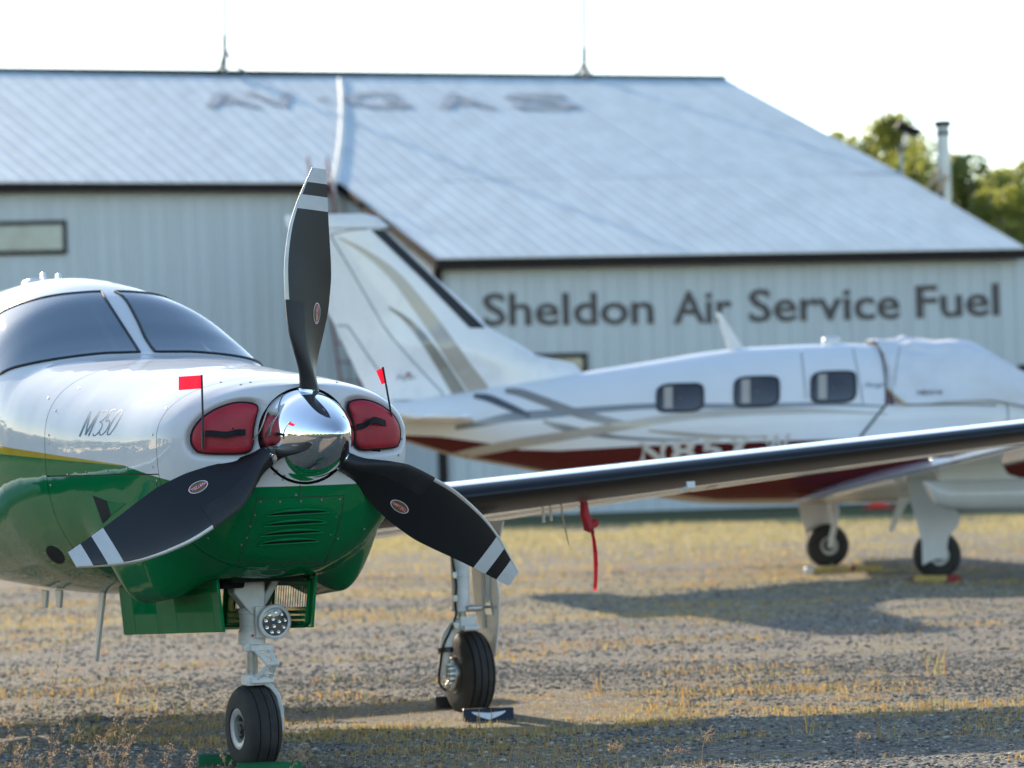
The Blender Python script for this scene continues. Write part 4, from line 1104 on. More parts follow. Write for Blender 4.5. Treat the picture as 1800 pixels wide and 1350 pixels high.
def blade_paint():
    m, n, l, p = newmat('blade_paint'); tc = n.new('ShaderNodeTexCoord'); sp = n.new('ShaderNodeSeparateXYZ'); l.new(tc.outputs['Object'], sp.inputs[0])
    r = n.new('ShaderNodeValToRGB'); r.color_ramp.interpolation = 'CONSTANT'; e = r.color_ramp.elements; nz = n.new('ShaderNodeTexNoise'); nz.inputs['Scale'].default_value = 14; nz.inputs['Detail'].default_value = 6; l.new(tc.outputs['Object'], nz.inputs['Vector'])
    for z, c in ((0, (.012, .013, .015)), (.882, (.62, .63, .63)), (.938, (.012, .013, .015)), (.990, (.62, .63, .63))):
        q = e[0] if z == 0 else e.new(z / 1.2); q.position = z / 1.2; q.color = (*c, 1)
    e.remove(e[-1]) if e[-1].position >= .999 else None
    dv = n.new('ShaderNodeMath'); dv.operation = 'DIVIDE'; dv.inputs[1].default_value = 1.2; l.new(sp.outputs['Z'], dv.inputs[0]); l.new(dv.outputs[0], r.inputs[0])
    hv = n.new('ShaderNodeHueSaturation'); mr = n.new('ShaderNodeMapRange'); mr.inputs['To Min'].default_value = .8; mr.inputs['To Max'].default_value = 1.15; l.new(nz.outputs['Fac'], mr.inputs['Value']); l.new(mr.outputs[0], hv.inputs['Value'])
    l.new(r.outputs[0], hv.inputs['Color']); l.new(hv.outputs[0], p.inputs['Base Color']); p.inputs['Roughness'].default_value = .38; return m
M['blade'] = blade_paint()
rs = list(np.linspace(.13, .34, 16)) + list(np.linspace(.36, 1.052, 40))
bm_ = MB(); rows = blade_rows(rs); bm_.grid(rows, True); bm_.add(rows[-1], [tuple(range(len(rows[-1])))]); bm_.add(rows[0], [tuple(range(len(rows[0])))]); blade_me = bm_.mesh('propeller_blade', 50)
bv = BVHTree.FromPolygons([Vector(v) for v in bm_.v], bm_.f)
eg = MB(); eg.grid(blade_rows(np.linspace(.522, 1.0525, 30), 0, .05, .0013, 8)); eg_me = eg.mesh('leading_edge_guard', 60)
db = MB(); rows = blade_rows(np.linspace(.19, .520, 22), 0, .36, .0022, 10); db.grid(rows); db.add(rows[-1], [tuple(range(len(rows[-1])))]); db_me = db.mesh('deicing_boot', 50)
def on_blade(x, z, off=.0012):
    p = R(fBP(z)); e = Vector((math.cos(p), math.sin(p), 0)); nn = Vector((math.sin(p), -math.cos(p), 0)); o = e * x + nn * .3 + Vector((0, 0, z)); h = bv.ray_cast(o, -nn)
    return (h[0] + nn * off) if h[0] else (e * x + nn * off + Vector((0, 0, z)))
CX, CZ, OA, OB = .022, .482, .0235, .042
def oval_mb(f0, f1, off, clip=None):
    mb_ = MB(); rows_ = []
    for f in np.linspace(f0, f1, 5): rows_.append([on_blade(CX + OA * f * math.cos(t), CZ + OB * f * math.sin(t), off) for t in ang[:-1]])
    mb_.grid(rows_, True); return mb_
rim_me = oval_mb(1.0, .02, .0012).mesh('maker_badge', 60)
fld = oval_mb(.90, .02, .0018).mesh('badge_field', 60)
bd = MB(); rows_ = []
for i in range(15):
    t = -1 + 2 * i / 14; row = []
    for s_ in (-1, 0, 1):
        zz = t * .88; xx = s_ * .36 + zz * .12; lim = .89 * math.sqrt(max(0, 1 - zz * zz / .81)); xx = max(-lim, min(lim, xx)); row.append(on_blade(CX + OA * xx, CZ + OB * zz, .0024))
    rows_.append(row)
bd.grid(rows_); bd_me = bd.mesh('badge_band', 60)
tv, tf = text_polys('HARTZELL'); tx0, tx1 = tv[:, 0].min(), tv[:, 0].max(); th_ = text_polys('H')[0][:, 1].max(); bt = MB()
bt.add([on_blade(CX + OA * (.25 - .5 * p[1] / th_) * -1 * -1, CZ + OB * (-.78 + 1.56 * (p[0] - tx0) / (tx1 - tx0)), .003) for p in tv], tf); bt_me = bt.mesh('badge_lettering', 60, False)
M['badge_olive'] = mat('badge_olive', (.16, .13, .045), .4, var=.05); M['badge_red'] = mat('badge_red', (.45, .012, .03), .4, var=.05)
names = ('upright propeller blade', 'propeller blade pointing down to the wing', 'propeller blade crossing the green nose side')
for k in range(3):
    o = link('propeller_blade', blade_me, M['blade'], plane); d = prop_dir(PROT + 120 * k); o.location = (0, .048, 1.37); o.rotation_euler = (0, R(PROT + 120 * k), 0)
    for nm, me_, mt in (('leading_edge_guard', eg_me, M['erosion']), ('deicing_boot', db_me, M['rubber_rough']), ('maker_badge', rim_me, M['logo_white']), ('badge_field', fld, M['badge_olive']), ('badge_band', bd_me, M['badge_red']), ('badge_lettering', bt_me, M['logo_white'])):
        link(nm, me_, mt, o)

# wings
def wing(root, side, dy, bootm, paintm, lower=True, sy=0.0, aileron=True):
    X = [.45, 1.2, 2.4, 4.4, 6.35]
    sec = []
    for x in X:
        f = (x - .45) / 5.9; c = 1.80 - .85 * f; sec.append((x, 2.65 + dy + .02 * f, .970 + .0755 * (x - .45), c, .126 - .022 * f, 8.4 - 3.6 * f))
    tip = sec[-1]; sec.append((6.50, tip[1] + .10, tip[2] + .015, tip[3] * .82, .09, tip[5])); sec.append((6.55, tip[1] + .30, tip[2] + .02, tip[3] * .5, .05, tip[5]))
    w = wing_mb(side, sec, n=22).build('wing', paintm, root, sharp=40)
    b = wing_mb(side, [q for q in sec[1:5]], .19, .003, 18, False).build('deice_boot', bootm, w, sharp=60)
    # flap and aileron under surfaces, a finger wide gap ahead of each
    for nm, xa, xb in (('flap', .75, 3.55), ('aileron', 3.62, 6.2)):
        ss = []
        for x in np.linspace(xa, xb, 5):
            f = (x - .45) / 5.9; c = 1.80 - .85 * f; tw_ = R(8.4 - 3.6 * f); u0 = .735; cc = c * (1.0 - u0) + .02
            ss.append((x, 2.65 + dy + .02 * f + c * u0, .970 + .0755 * (x - .45) - c * u0 * math.sin(tw_) - .014, cc, .13, 10.8 - 3 * f))
        wing_mb(side, ss, n=12).build(nm, paintm, w, sharp=40)
    return w, sec
wing_white = mat('wing_white', (.78, .78, .76), .16, coat=1.0, var=.07, scale=5, stretch=(1, 3, 3))
wl_obj, wsec = wing(plane, 1, 0, M['boot'], wing_white); wing(plane, -1, .45, M['boot'], wing_white)
# small things under the left wing
ub = MB()
for px, py, h in ((955, 893, .055), (968, 890, .055)):
    p = FA.hit(px, py, 1, 3.3); ub.tube([p + Vector((0, 0, .05)), p + Vector((0, 0, -.02))], .006, 8); ub.tube([p + Vector((0, 0, -.02)), p + Vector((0, 0, -h - .02))], .0085, 10)
ub.build('fuel_drains', M['gear_white'], plane)
p = FA.hit(988, 905, 1, 3.3); q = FA.hit(1000, 958, 1, 3.35); MB().tube([p + Vector((0, 0, .06)), p, q], [.006, .006, .003], 8).build('temperature_probe', M['steel'], plane)
mb = MB(); p = FA.hit(1214, 852, 1, 2.655); mb.box(p, (.045, .010, .032), Euler((R(-12), 0, 0))); mb.bar(p + Vector((-.015, .0, -.012)), p + Vector((-.045, .03, -.026)), .006, .016); mb.build('stall_vane', M['gear_tan'], plane)
# roof antennas, belly antennas
for px, py in ((77, 491), (104, 493)):
    p = FA.hit(px, py, 0, .03); mb = MB(); mb.prism([p + Vector((-.008, -.05, -.03)), p + Vector((-.008, .06, -.03)), p + Vector((-.008, .05, .035)), p + Vector((-.008, -.01, .035))], (.016, 0, 0)); mb.build('roof_antenna', M['white_paint'], plane, bevel=.004)
p = FA.hit(60, 499, 0, .03); MB().box(p, (.10, .18, .05)).build('antenna_base', M['white_paint'], plane, bevel=.02)
for px in (82, 107):
    p = FA.hit(px, 1052, 0, -.22); mb = MB(); mb.prism([p + Vector((-.008, -.03, .04)), p + Vector((-.008, .08, .04)), p + Vector((-.008, .06, -.045)), p + Vector((-.008, .0, -.045))], (.016, 0, 0)); mb.build('belly_antenna', M['gear_tan'], plane, bevel=.004)
a = FA.hit(184, 1025, 0, -.15); c = FA.hit(170, 1162, 0, -.15); mb = MB(); d = Vector((.007, 0, 0))
mb.prism([a + Vector((-.007, -.05, .04)), a + Vector((-.007, .06, .04)), c + Vector((-.007, .012, 0)), c + Vector((-.007, -.012, 0))], (.014, 0, 0)); mb.build('belly_blade_antenna', M['gear_tan'], plane, bevel=.004)
# tail surfaces (out of the picture to the left, they shade the ground)
def tail(root, dy, paintm, finish=True):
    lev = [(1.72, 6.0, 8.18), (1.95, 6.15, 8.28), (2.07, 6.24, 8.335), (2.11, 6.40, 8.35), (2.16, 6.62, 8.375), (2.30, 6.83, 8.44), (2.43, 7.06, 8.495), (2.63, 7.24, 8.585), (3.0, 7.65, 8.75), (3.38, 8.03, 8.92)]
    rows = []
    for z, a, b in lev:
        c = b - a; row = []
        for u, t in foil_loop(.085 if z > 2.3 else .10 * 1.8 / c, 14, 1.0, 0.0): row.append((c * t, a + dy + c * u, z))
        rows.append(row)
    f = MB(); f.grid(rows, True); f.add(rows[-1], [tuple(range(len(rows[-1])))]); fo = f.build('fin', paintm, root, sharp=45)
    rows = []
    for z, a, b in ((3.395, 7.97, 8.93), (3.49, 8.08, 8.96), (3.525, 8.20, 8.95)):
        c = b - a; rows.append([(c * t, a + dy + c * u, z) for u, t in foil_loop(.095 if z < 3.5 else .05, 14, 1.0, 0.0)])
    cpm = MB(); cpm.grid(rows, True); cpm.add(rows[-1], [tuple(range(len(rows[-1])))]); cpm.add(rows[0], [tuple(range(len(rows[0])))]); cpm.build('fin_cap', paintm, root, sharp=45)
    for s in (-1, 1):
        sp_ = [(.12, 7.25 + dy, 1.56, 1.05, .09, -1.5), (2.0, 7.62 + dy, 1.575, .72, .08, -1.5), (2.12, 7.75 + dy, 1.577, .5, .05, -1.5)]
        st__ = wing_mb(s, [(x, y, z, c * .62, t * 1.5, w) for x, y, z, c, t, w in sp_], n=12).build('stabilizer', paintm, root)
        wing_mb(s, [(x, y + c * .60, z - .012 + .02, c * .46, t * 1.2, -9.0) for x, y, z, c, t, w in sp_[:2]], n=10).build('elevator', paintm, root)
    return f
tail(plane, 0, M['fin_grey'])

# nose gear
G = M['gear_white']; wc = Vector((.012, .845, .170))
ng = MB(); top_z = .80
pl = [(-.085, top_z), (.050, top_z), (.050, .690), (.045, .655), (-.010, .640), (-.085, .735)]
ng.prism([(x, .755, z) for x, z in pl], (0, .09, 0)); ng.bar((.045, .80, .675), (.125, .80, .800), .022, .03)
ng.build('trunnion', G, plane, bevel=.006)
cy = MB(); cy.lathe([(.046, .67), (.048, .665), (.048, .66), (.052, .658), (.052, .648), (.048, .646), (.048, .590), (.051, .588), (.051, .578), (.055, .575), (.057, .530), (.054, .520), (.0, .520)], (.004, .81, 0), (0, 0, 1), 32); cy.build('strut_cylinder', G, plane, sharp=30)
pi_ = MB(); pi_.tube([(.004, .812, .53), (.006, .828, .35)], .025, 20); pi_.build('chrome_piston', M['steel'], plane)
tq = MB()
def link_v(a, b, spread_a, spread_b, t=.018, w=.024):
    a, b = Vector(a), Vector(b); x = Vector((1, 0, 0))
    for s in (-1, 1): tq.bar(a + x * s * spread_a, b + x * s * spread_b, w, t, up=(0, -1, .3))
    tq.bar(a - x * (spread_a + .016), a + x * (spread_a + .016), .026, .026); tq.bar(a.lerp(b, .45) - x * .03, a.lerp(b, .45) + x * .03, .015, .018)
link_v((.026, .755, .505), (.054, .705, .440), .032, .012, .014, .020); link_v((.030, .765, .372), (.054, .705, .440), .032, .012, .014, .020)
tq.tube([(.028, .705, .440), (.084, .705, .440)], .010, 10)
tq.box((-.014, .79, .506), (.055, .05, .03)); tq.box((.004, .815, .372), (.075, .085, .045))
tq.build('torque_links', G, plane, bevel=.004)
fk = MB(); arc = [(.0, .830, .362), (.042, .836, .360), (.078, .842, .340), (.108, .846, .300), (.124, .848, .235), (.120, .848, .155)]
rows = []
for i, p in enumerate(arc):
    p = Vector(p); d = Vector(arc[min(i + 1, 5)]) - Vector(arc[max(i - 1, 0)]); d.normalize(); nrm = Vector((0, 1, 0)).cross(d).normalized(); wdt = .060 - .003 * i
    rows.append([p + Vector((0, -wdt, 0)) - nrm * .010, p + Vector((0, wdt, 0)) - nrm * .010, p + Vector((0, wdt, 0)) + nrm * .010, p + Vector((0, -wdt, 0)) + nrm * .010])
fk.grid(rows, True); fk.add(rows[-1], [(0, 1, 2, 3)]); fk.add(rows[0], [(3, 2, 1, 0)]); fk.tube([(.015, .845, .165), (.118, .847, .165)], .022, 14); fk.build('fork', G, plane, sharp=40, bevel=.004)
wheel(plane, 'nose_tyre', wc, (1, .07, 0), .181, .150, .088, 3, .014)
li = MB(); lc = Vector((.070, .735, .612)); la_ = Vector((.06, -1, -.02)).normalized()
li.lathe([(.070, .0), (.072, -.03), (.070, -.034), (.060, -.036), (.057, -.030)], lc, -la_ * 1, 40)
li.box(lc + Vector((-.045, .012, .0)), (.055, .03, .13)); lamp = li.build('landing_light', G, plane, bevel=.003)
ln = MB(); ln.lathe([(.058, .031), (.05, .033), (0, .034)], lc, la_, 36); ln.build('lamp_glass', M['lens'], lamp)
le = MB(); u_ = la_.cross(Vector((0, 0, 1))).normalized(); w_ = u_.cross(la_)
for k in range(9):
    a_ = 2 * math.pi * k / 9 + .2; q = lc + la_ * .0335 + (u_ * math.cos(a_) + w_ * math.sin(a_)) * .042; le.lathe([(.0088, 0), (.0075, .002), (.004, .001), (0, .002)], q, la_, 12)
for k in range(3):
    a_ = 2 * math.pi * k / 3 + .9; q = lc + la_ * .0345 + (u_ * math.cos(a_) + w_ * math.sin(a_)) * .017; le.lathe([(.0088, 0), (.0075, .002), (.004, .001), (0, .002)], q, la_, 12)
le.build('led_reflectors', M['led'], lamp)
rt_ = MB()
for x in (-.012, .036): rt_.add([(x - .007, .7495, .561), (x + .007, .7495, .561), (x, .7495, .549)], [(0, 1, 2)])
rt_.box((.012, .7515, .551), (.026, .003, .006)); rt_.build('warning_decal', M['red_flag'], plane)
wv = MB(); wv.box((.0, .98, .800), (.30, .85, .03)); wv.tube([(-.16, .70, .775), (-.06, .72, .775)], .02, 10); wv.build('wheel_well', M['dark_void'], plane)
# nose gear doors with louvres
def gear_door(side):
    d = MB(); T = .012
    def P(y, f): zt = .800 - .030 * (y - .58) / 1.32; zb = .588 - .066 * (y - .58) / 1.32; t = (y - .575) / 1.325; return Vector((side * (.205 + .035 * t - (.022 * f)), y, zt + (zb - zt) * f))
    ya, yb = .575, 1.90; holes = [(.66, 1.14, .20, .60), (1.40, 1.72, .28, .62)]
    ybr = sorted({ya, yb, *[h[0] for h in holes], *[h[1] for h in holes]}); fbr = {h: (0, h[2], h[3], 1) for h in holes}
    def slab(y0, y1, f0, f1):
        q = [P(y0, f0), P(y1, f0), P(y1, f1), P(y0, f1)]; d.prism(q, (side * T, 0, 0))
    for y0, y1 in zip(ybr, ybr[1:]):
        hs = [h for h in holes if h[0] == y0]
        if hs: slab(y0, y1, 0, hs[0][2]); slab(y0, y1, hs[0][3], 1)
        else: slab(y0, y1, 0, 1)
    o = d.build('nose_gear_door', M['green_paint'], plane, sharp=30, bevel=.003)
    for y0, y1, f0, f1 in holes:
        lv_ = MB()
        n = int((y1 - y0) / .034)
        for i in range(n):
            y = y0 + (i + .5) * (y1 - y0) / n; a, b = P(y, f0 - .02), P(y, f1 + .02); lv_.bar(a + Vector((side * .010, 0, 0)), b + Vector((side * .010, 0, 0)), .030, .003, up=Vector((.95, -side * .32, 0)))
        tag(lv_.build('louvre_grille', M['green_paint'], o), kind='stuff')
    rb_ = MB()
    for f in (.70, .80, .90): rb_.tube([P(.70, f) - Vector((side * .004, 0, 0)), P(1.78, f) - Vector((side * .004, 0, 0))], .007, 8)
    fr_ = [P(.625, .12), P(.625, .90), P(.66, .96), P(1.80, .96), P(1.84, .9), P(1.84, .12), P(1.80, .08), P(.66, .08)]
    rb_.tube([p - Vector((side * .004, 0, 0)) for p in fr_], .009, 8, closed=True); rb_.build('stiffeners', M['green_paint'], o)
gear_door(-1); gear_door(1)

# left main gear
before = set(plane.children)
mw = Vector((1.735, 2.70, .203))
GW = M['gear_white']
mg = MB(); mg.lathe([(.046, .95), (.048, .80), (.050, .795), (.050, .785), (.046, .783), (.046, .70), (.048, .698), (.048, .69), (.045, .688), (.045, .535), (.049, .533), (.049, .518), (.0, .518)], (1.670, 2.62, 0), (0, 0, 1), 28); mg.build('main_strut', GW, plane, sharp=30)
MB().tube([(1.670, 2.62, .52), (1.672, 2.625, .44)], .024, 18).build('main_piston', M['steel'], plane)
fk = MB(); arc = [(1.685, 2.62, .462), (1.655, 2.62, .452), (1.620, 2.625, .425), (1.597, 2.635, .385), (1.592, 2.65, .33), (1.594, 2.68, .26), (1.60, 2.70, .205)]
fk.tube(catmull(arc, 4), [.034] * 8 + [.031] * 8 + [.027] * 9, 14); fk.box((1.69, 2.62, .46), (.08, .085, .06)); fk.tube([(1.66, 2.565, .435), (1.74, 2.565, .435)], .015, 10); fk.tube([(1.60, 2.70, .203), (1.73, 2.70, .203)], .022, 12)
fk.build('main_fork', GW, plane, sharp=40)
MB().lathe([(.036, -.012), (.040, -.012), (.040, .012), (.036, .012)], (1.592, 2.65, .325), (0, .15, 1), 18, close=True).build('hose_clamp', M['black'], plane)
wheel(plane, 'main_tyre', mw, (1, 0, 0), .215, .165, .095, 4, .014)
bk = MB(); bk.lathe([(.082, -.105), (.085, -.10), (.085, -.072), (.07, -.07)], mw, (1, 0, 0), 30); bk.build('brake_disc', M['steel'], plane, sharp=30)
bc = MB()
for k in range(7):
    a = -1.2 + k * .42; p = mw + Vector((-.125, math.cos(a) * -.062, math.sin(a) * .062)); bc.lathe([(.016, .03), (.017, .0), (.013, -.012), (0, -.013)], p, (1, 0, 0), 12)
bc.box(mw + Vector((-.11, -.03, 0)), (.03, .06, .14)); bc.build('brake_caliper', M['steel'], plane, bevel=.004)
hs = MB(); hs.tube(catmull([(1.60, 2.56, .98), (1.605, 2.56, .80), (1.628, 2.57, .66), (1.62, 2.57, .56), (1.625, 2.58, .50), (1.59, 2.58, .42), (1.565, 2.60, .36), (1.562, 2.64, .28), (1.565, 2.68, .17), (1.60, 2.68, .12)], 4), .0065, 8); hs.build('brake_hose', M['black'], plane)
for z in (.70, .585, .45): MB().box((1.617, 2.57, z), (.024, .024, .034)).build('hose_fitting', M['steel'], plane, bevel=.003)
md = MB(); dp = [(2.47, .96), (2.86, .96), (2.90, .70), (2.86, .47), (2.80, .36), (2.76, .30), (2.63, .28), (2.58, .42), (2.55, .58), (2.60, .76)]
md.prism([(1.845, y, z) for y, z in dp], (.012, 0, .0)); o = md.build('main_gear_door', M['gear_tan'], plane, bevel=.004)
md = MB(); md.tube([(1.71, 2.60, .53), (1.84, 2.66, .53)], .007, 8); md.prism([(1.838, 2.62, .49), (1.838, 2.72, .49), (1.838, 2.70, .58), (1.838, 2.66, .59)], (.012, 0, 0)); md.tube([(1.68, 2.565, .53), (1.76, 2.58, .53)], .016, 10); md.build('door_rod', M['steel'], plane)
st2 = MB(); st2.tube([(1.842, 2.65, .90), (1.842, 2.68, .55)], .012, 8); st2.tube([(1.842, 2.75, .90), (1.842, 2.74, .42)], .010, 8); st2.build('door_stiffeners', M['gear_tan'], o)
p_ = Vector((1.70, 2.66, .25)); GO = (p_ - FA.l(EYE)); GO = GO * (.36 / GO.y)
for o in plane.children:
    if o not in before: o.location = GO
# right main gear stands out of the picture; same pieces mirrored, simple
rg = MB(); rg.tube([(-1.670, 2.62, .95), (-1.67, 2.62, .45)], .046, 16); rg.tube([(-1.66, 2.62, .45), (-1.6, 2.64, .38), (-1.6, 2.7, .2)], .03, 10); rg.build('main_strut', GW, plane)
wheel(plane, 'main_tyre', Vector((-1.735, 2.70, .203)), (1, 0, 0), .215, .165, .095, 4, .014)

# ------------------------------------------------------------------ red inlet plugs with flags
def plug(side):
    lab = 'red padded inlet plug with flag standing upright, in the left side inlet of the picture' if side < 0 else 'red padded inlet plug with folded flag, in the inlet on the wing side'
    cx, cz = side * .30, 1.41; base = FA.w((cx, .2, cz)); t = thing('inlet_plug', lab, 'inlet plug', base, FA.a, 'red engine inlet plugs')
    P = resample([(*q, 0) for q in [(p[0], p[1]) for p in INLET] + [INLET[0]]], 81)[:-1]; pc = Vector((.29, 1.405, 0)); rows = []
    if SA.t is None: SA.cast(FA, 900, 675)
    def surf_y(x, z):
        h = SA.t.ray_cast(Vector((x, -1, z)), Vector((0, 1, 0))); return (h[0].y - .045 * float(smooth(-.028, .012, poly_sd(np.array([abs(x)]), np.array([z]), INLET))[0]) + .030) if h[0] else .25
    tr = lambda x, y, z: Vector((x - cx, y - .2, z - cz))
    for f, puff in ((.965, .004), (.97, -.014), (.95, -.024), (.90, -.029), (.75, -.031), (.5, -.032), (.25, -.032), (.03, -.032)):
        rows.append([tr(side * (pc.x + (p.x - pc.x) * f), surf_y(side * (pc.x + (p.x - pc.x) * f), pc.y + (p.y - pc.y) * f) + puff, pc.y + (p.y - pc.y) * f) for p in P])
    b = MB(); b.grid(rows, True); b.build('pad', M['red_cloth'], t, sharp=60)
    e = MB(); e.tube([q + Vector((0, -.003, 0)) for q in rows[1]], .0055, 6, closed=True); e.build('piping', M['black_web'], t)
    def front(px, py, d=.0):
        p = FA.hit(px, py, 1, .2); y = surf_y(p.x, p.z) - .033; p = FA.hit(px, py, 1, y - d); return tr(*p)
    hd = MB()
    if side < 0: sp_ = [(360, 762, .003), (372, 762, .004), (386, 763.5, .022), (398, 764, .026), (412, 760.5, .018), (420, 760, .004), (430, 760, .003)]; w = 11
    else: sp_ = [(626, 751, .003), (638, 748, .006), (648, 742, .026), (656, 738, .030), (668, 741, .022), (676, 744, .005), (687, 744, .003)]; w = 11
    rr = []
    for x, y, d in catmull(sp_, 5): rr.append([front(x, y - w / 2, d), front(x, y + w / 2, d)])
    hd.grid(rr); rr = [[q + Vector((0, -.012, 0)) for q in r_] for r_ in rr]; hd.v = []; hd.f = []; hd.grid(rr); back = [[q + Vector((0, .004, 0)) for q in r_] for r_ in rr]; hd.grid(back); hd.build('strap_handle', M['black_web'], t, smooth_=True)
    pm = MB()
    if side < 0: a, b2 = front(357, 790, .004), tr(*FA.hit(354.5, 659, 1, .10))
    else: a, b2 = front(694, 770, .004), tr(*FA.hit(673, 645, 1, .10))
    pm.tube([a, a.lerp(b2, .5) + Vector((0, -.004, 0)), b2], .0042, 8); pm.build('flag_pole', M['black'], t)
    fl = MB()
    if side < 0: q = [(354, 659.5), (354, 683), (314, 686), (314, 662)]
    else: q = [(673, 646), (679, 672), (671, 676), (661, 652)]
    n = 8; rows = []
    for i in range(n + 1):
        s = i / n; a_ = Vector((*q[0], 0)).lerp(Vector((*q[3], 0)), s); c_ = Vector((*q[1], 0)).lerp(Vector((*q[2], 0)), s); wv_ = (.10 + .012 * math.sin(s * 5) * (1 if side < 0 else 1))
        rows.append([tr(*FA.hit(a_.x, a_.y, 1, wv_)), tr(*FA.hit((a_.x + c_.x) / 2, (a_.y + c_.y) / 2, 1, wv_ + .004)), tr(*FA.hit(c_.x, c_.y, 1, wv_))])
    fl.grid(rows); fl.build('flag', M['red_flag'], t)
    pk = MB()
    if side < 0: pk.tube([front(354, 756, .002), front(355, 789, .002), front(360, 789, .002), front(360, 756, .002)], .0018, 5)
    else: pk.tube([front(690, 742, .002), front(692, 771, .002), front(697, 771, .002), front(694, 742, .002)], .0018, 5)
    pk.build('pole_pocket', M['maroon'], t)
    if side > 0: tb = MB(); p = front(661, 789, -.02); tb.box(p, (.034, .006, .028)); tb.build('tab', M['black_web'], t)
    return front
f1 = plug(-1); f2 = plug(1)
wp = [(400, 764, .16), (412, 775, .15), (428, 778, .13), (445, 772, .06), (458, 755, .03), (470, 722, .02), (482, 705, .03), (497, 694, .05)]
pts = [FA.w(FA.hit(x, y, 1, d)) for x, y, d in wp]
b0 = pts[0].copy(); w1 = MB().tube([p - b0 for p in catmull([tuple(p) for p in pts], 5)], .0028, 6).build('lanyard', M['wire']); w1.location = b0
tag(w1, 'thin wire lanyard looping from the upright flag plug behind the spinner', 'cord')
pts = [FA.w(FA.hit(x, y, 1, d)) for x, y, d in ((598, 718, .10), (620, 728, .12), (640, 737, .13), (658, 746, .145))]
b0 = pts[0].copy(); w2 = MB().tube([p - b0 for p in catmull([tuple(p) for p in pts], 5)], .0028, 6).build('lanyard', M['wire']); w2.location = b0
tag(w2, 'thin straight wire lanyard reaching the handle of the wing side plug', 'cord')

# pitot cover with streamer
base = FA.w(FA.hit(1030, 895, 1, 3.2)); t = thing('pitot_cover', 'red fabric pitot tube cover with a long red streamer hanging under the wing', 'pitot cover', base, FA.a)
L = lambda px, py, y=3.2: FA.hit(px, py, 1, y) - FA.l(base)
b = MB(); b.tube([L(1026, 880), L(1028, 905), L(1033, 918), L(1036, 928), L(1040, 933)], [.018, .026, .028, .032, .016], 12); b.tube([L(1034, 926), L(1044, 920), L(1049, 917)], [.022, .026, .020], 12); b.build('cover', M['red_cloth'], t)
b = MB(); rows = []
for i, (x, y, w) in enumerate(((1041, 934, 5), (1044, 950, 6.5), (1046.5, 972, 7.5), (1047.5, 995, 7.5), (1047, 1018, 7), (1046, 1038, 6.5))):
    rows.append([L(x - w / 2, y, 3.2 + .01 * math.sin(i)), L(x + w / 2, y, 3.2 - .02 * math.sin(i * 1.3))])
b.grid(rows); b.build('streamer', M['red_flag'], t)
MB().tube([L(1041, 930), L(1042, 938)], .010, 8).build('clip', M['black'], t)

# chocks
def chock_mesh(L_, w, h, top=.4):
    b = MB(); pr = [(-w / 2, 0), (w / 2, 0), (w * top / 2, h), (-w * top / 2, h)]; b.prism([(-L_ / 2, y, z) for y, z in pr], (L_, 0, 0)); return b
def chock(lab, loc, rz, L_, w, h, m_, top=.4, group='chocks at the wheels of the green aircraft', parts=None):
    t = thing('wheel_chock', lab, 'wheel chock', loc, rz, group); chock_mesh(L_, w, h, top).build('block', m_, t, bevel=.006); return t
pf = at_z(858, 1264, 0); 
t = chock('navy wheel chock with a white winged emblem, in front of the wing side wheel', (pf.x, pf.y + .10, float(ground_h(pf.x, pf.y + .1)) - .004), R(6), .245, .115, .075, M['navy'])
b = MB()
def wingpt(u, v): # on the sloping front face
    f = v; y = -.0575 + (.0575 - .023) * f - .0022; return (u, y - .001, .075 * f)
tops, bots = [], []
for i in range(17):
    u = -1 + i / 8; a = abs(u); tops.append(wingpt(.082 * u, .80 - .10 * (1 - a) + .02)); bots.append(wingpt(.082 * u, .78 - .48 * (1 - a) ** .7))
b.grid([tops, bots]); b.build('wing_emblem', M['logo_white'], t)
pb_ = FA.w((1.92, 3.33, 0)); chock('plain black wheel chock behind the wing side wheel', (pb_.x, pb_.y, -.03), R(10), .23, .11, .075, M['black'])
pf = FA.w((-.005, .60, 0)); chock('green wooden wheel chock lying in front of the nose wheel', (pf.x, pf.y, 0), R(4), .265, .10, .048, M['green_wood'], .7)
pb_ = FA.w((-.02, 1.07, 0)); chock('green wooden wheel chock half hidden behind the nose wheel', (pb_.x, pb_.y, 0), R(8), .27, .10, .050, M['green_wood'], .7)

# ------------------------------------------------------------------ the maroon and white aircraft behind
DY = -3.30
FB = Frame((3.485, 30.70, 0), 101)
plane2 = thing('parked_aircraft', 'white aircraft with maroon belly and tan stripes, side on in front of the hangar', 'airplane', FB.o, FB.a)
MAROON = (.095, .012, .012)
paint2 = livery('white_maroon_livery', (.78, .79, .80), [
    ([(-2, 1.25), (-.3, 1.275), (.96, 1.285), (2.44, 1.275), (3.2, 1.255), (3.55, 1.275), (3.80, 1.335), (4.3, 1.42), (5.5, 1.5)], MAROON),
    ([(-2, .70), (.9, .735), (1.65, .745), (2.4, .86), (3.4, 1.095), (4.17, 1.26), (4.6, 1.40), (6, 1.5)], (.40, .33, .25))], wave=.025)
SB = Surf()
full2 = np.linspace(0, 2 * math.pi, 140, endpoint=False)
def shift(rows): return [[(p[0], p[1] + DY, p[2]) for p in r] for r in rows]
mb = MB(); mb.grid(shift(fus_rows(list(np.linspace(2.2, 3.4, 24)) + list(np.linspace(3.45, 8.35, 70)), full2, 0, False)), True); n_ = len(mb.v); mb.f.append(tuple(range(n_ - 140, n_))); SB.add(mb)
mb.build('fuselage', paint2, plane2, sharp=60)
mb = MB(); mb.grid(shift(fus_rows(list(np.linspace(.055, .36, 24)) + list(np.linspace(.4, 2.19, 36)), full2, 0, False)), True); mb.build('cowling', paint2, plane2, sharp=60)
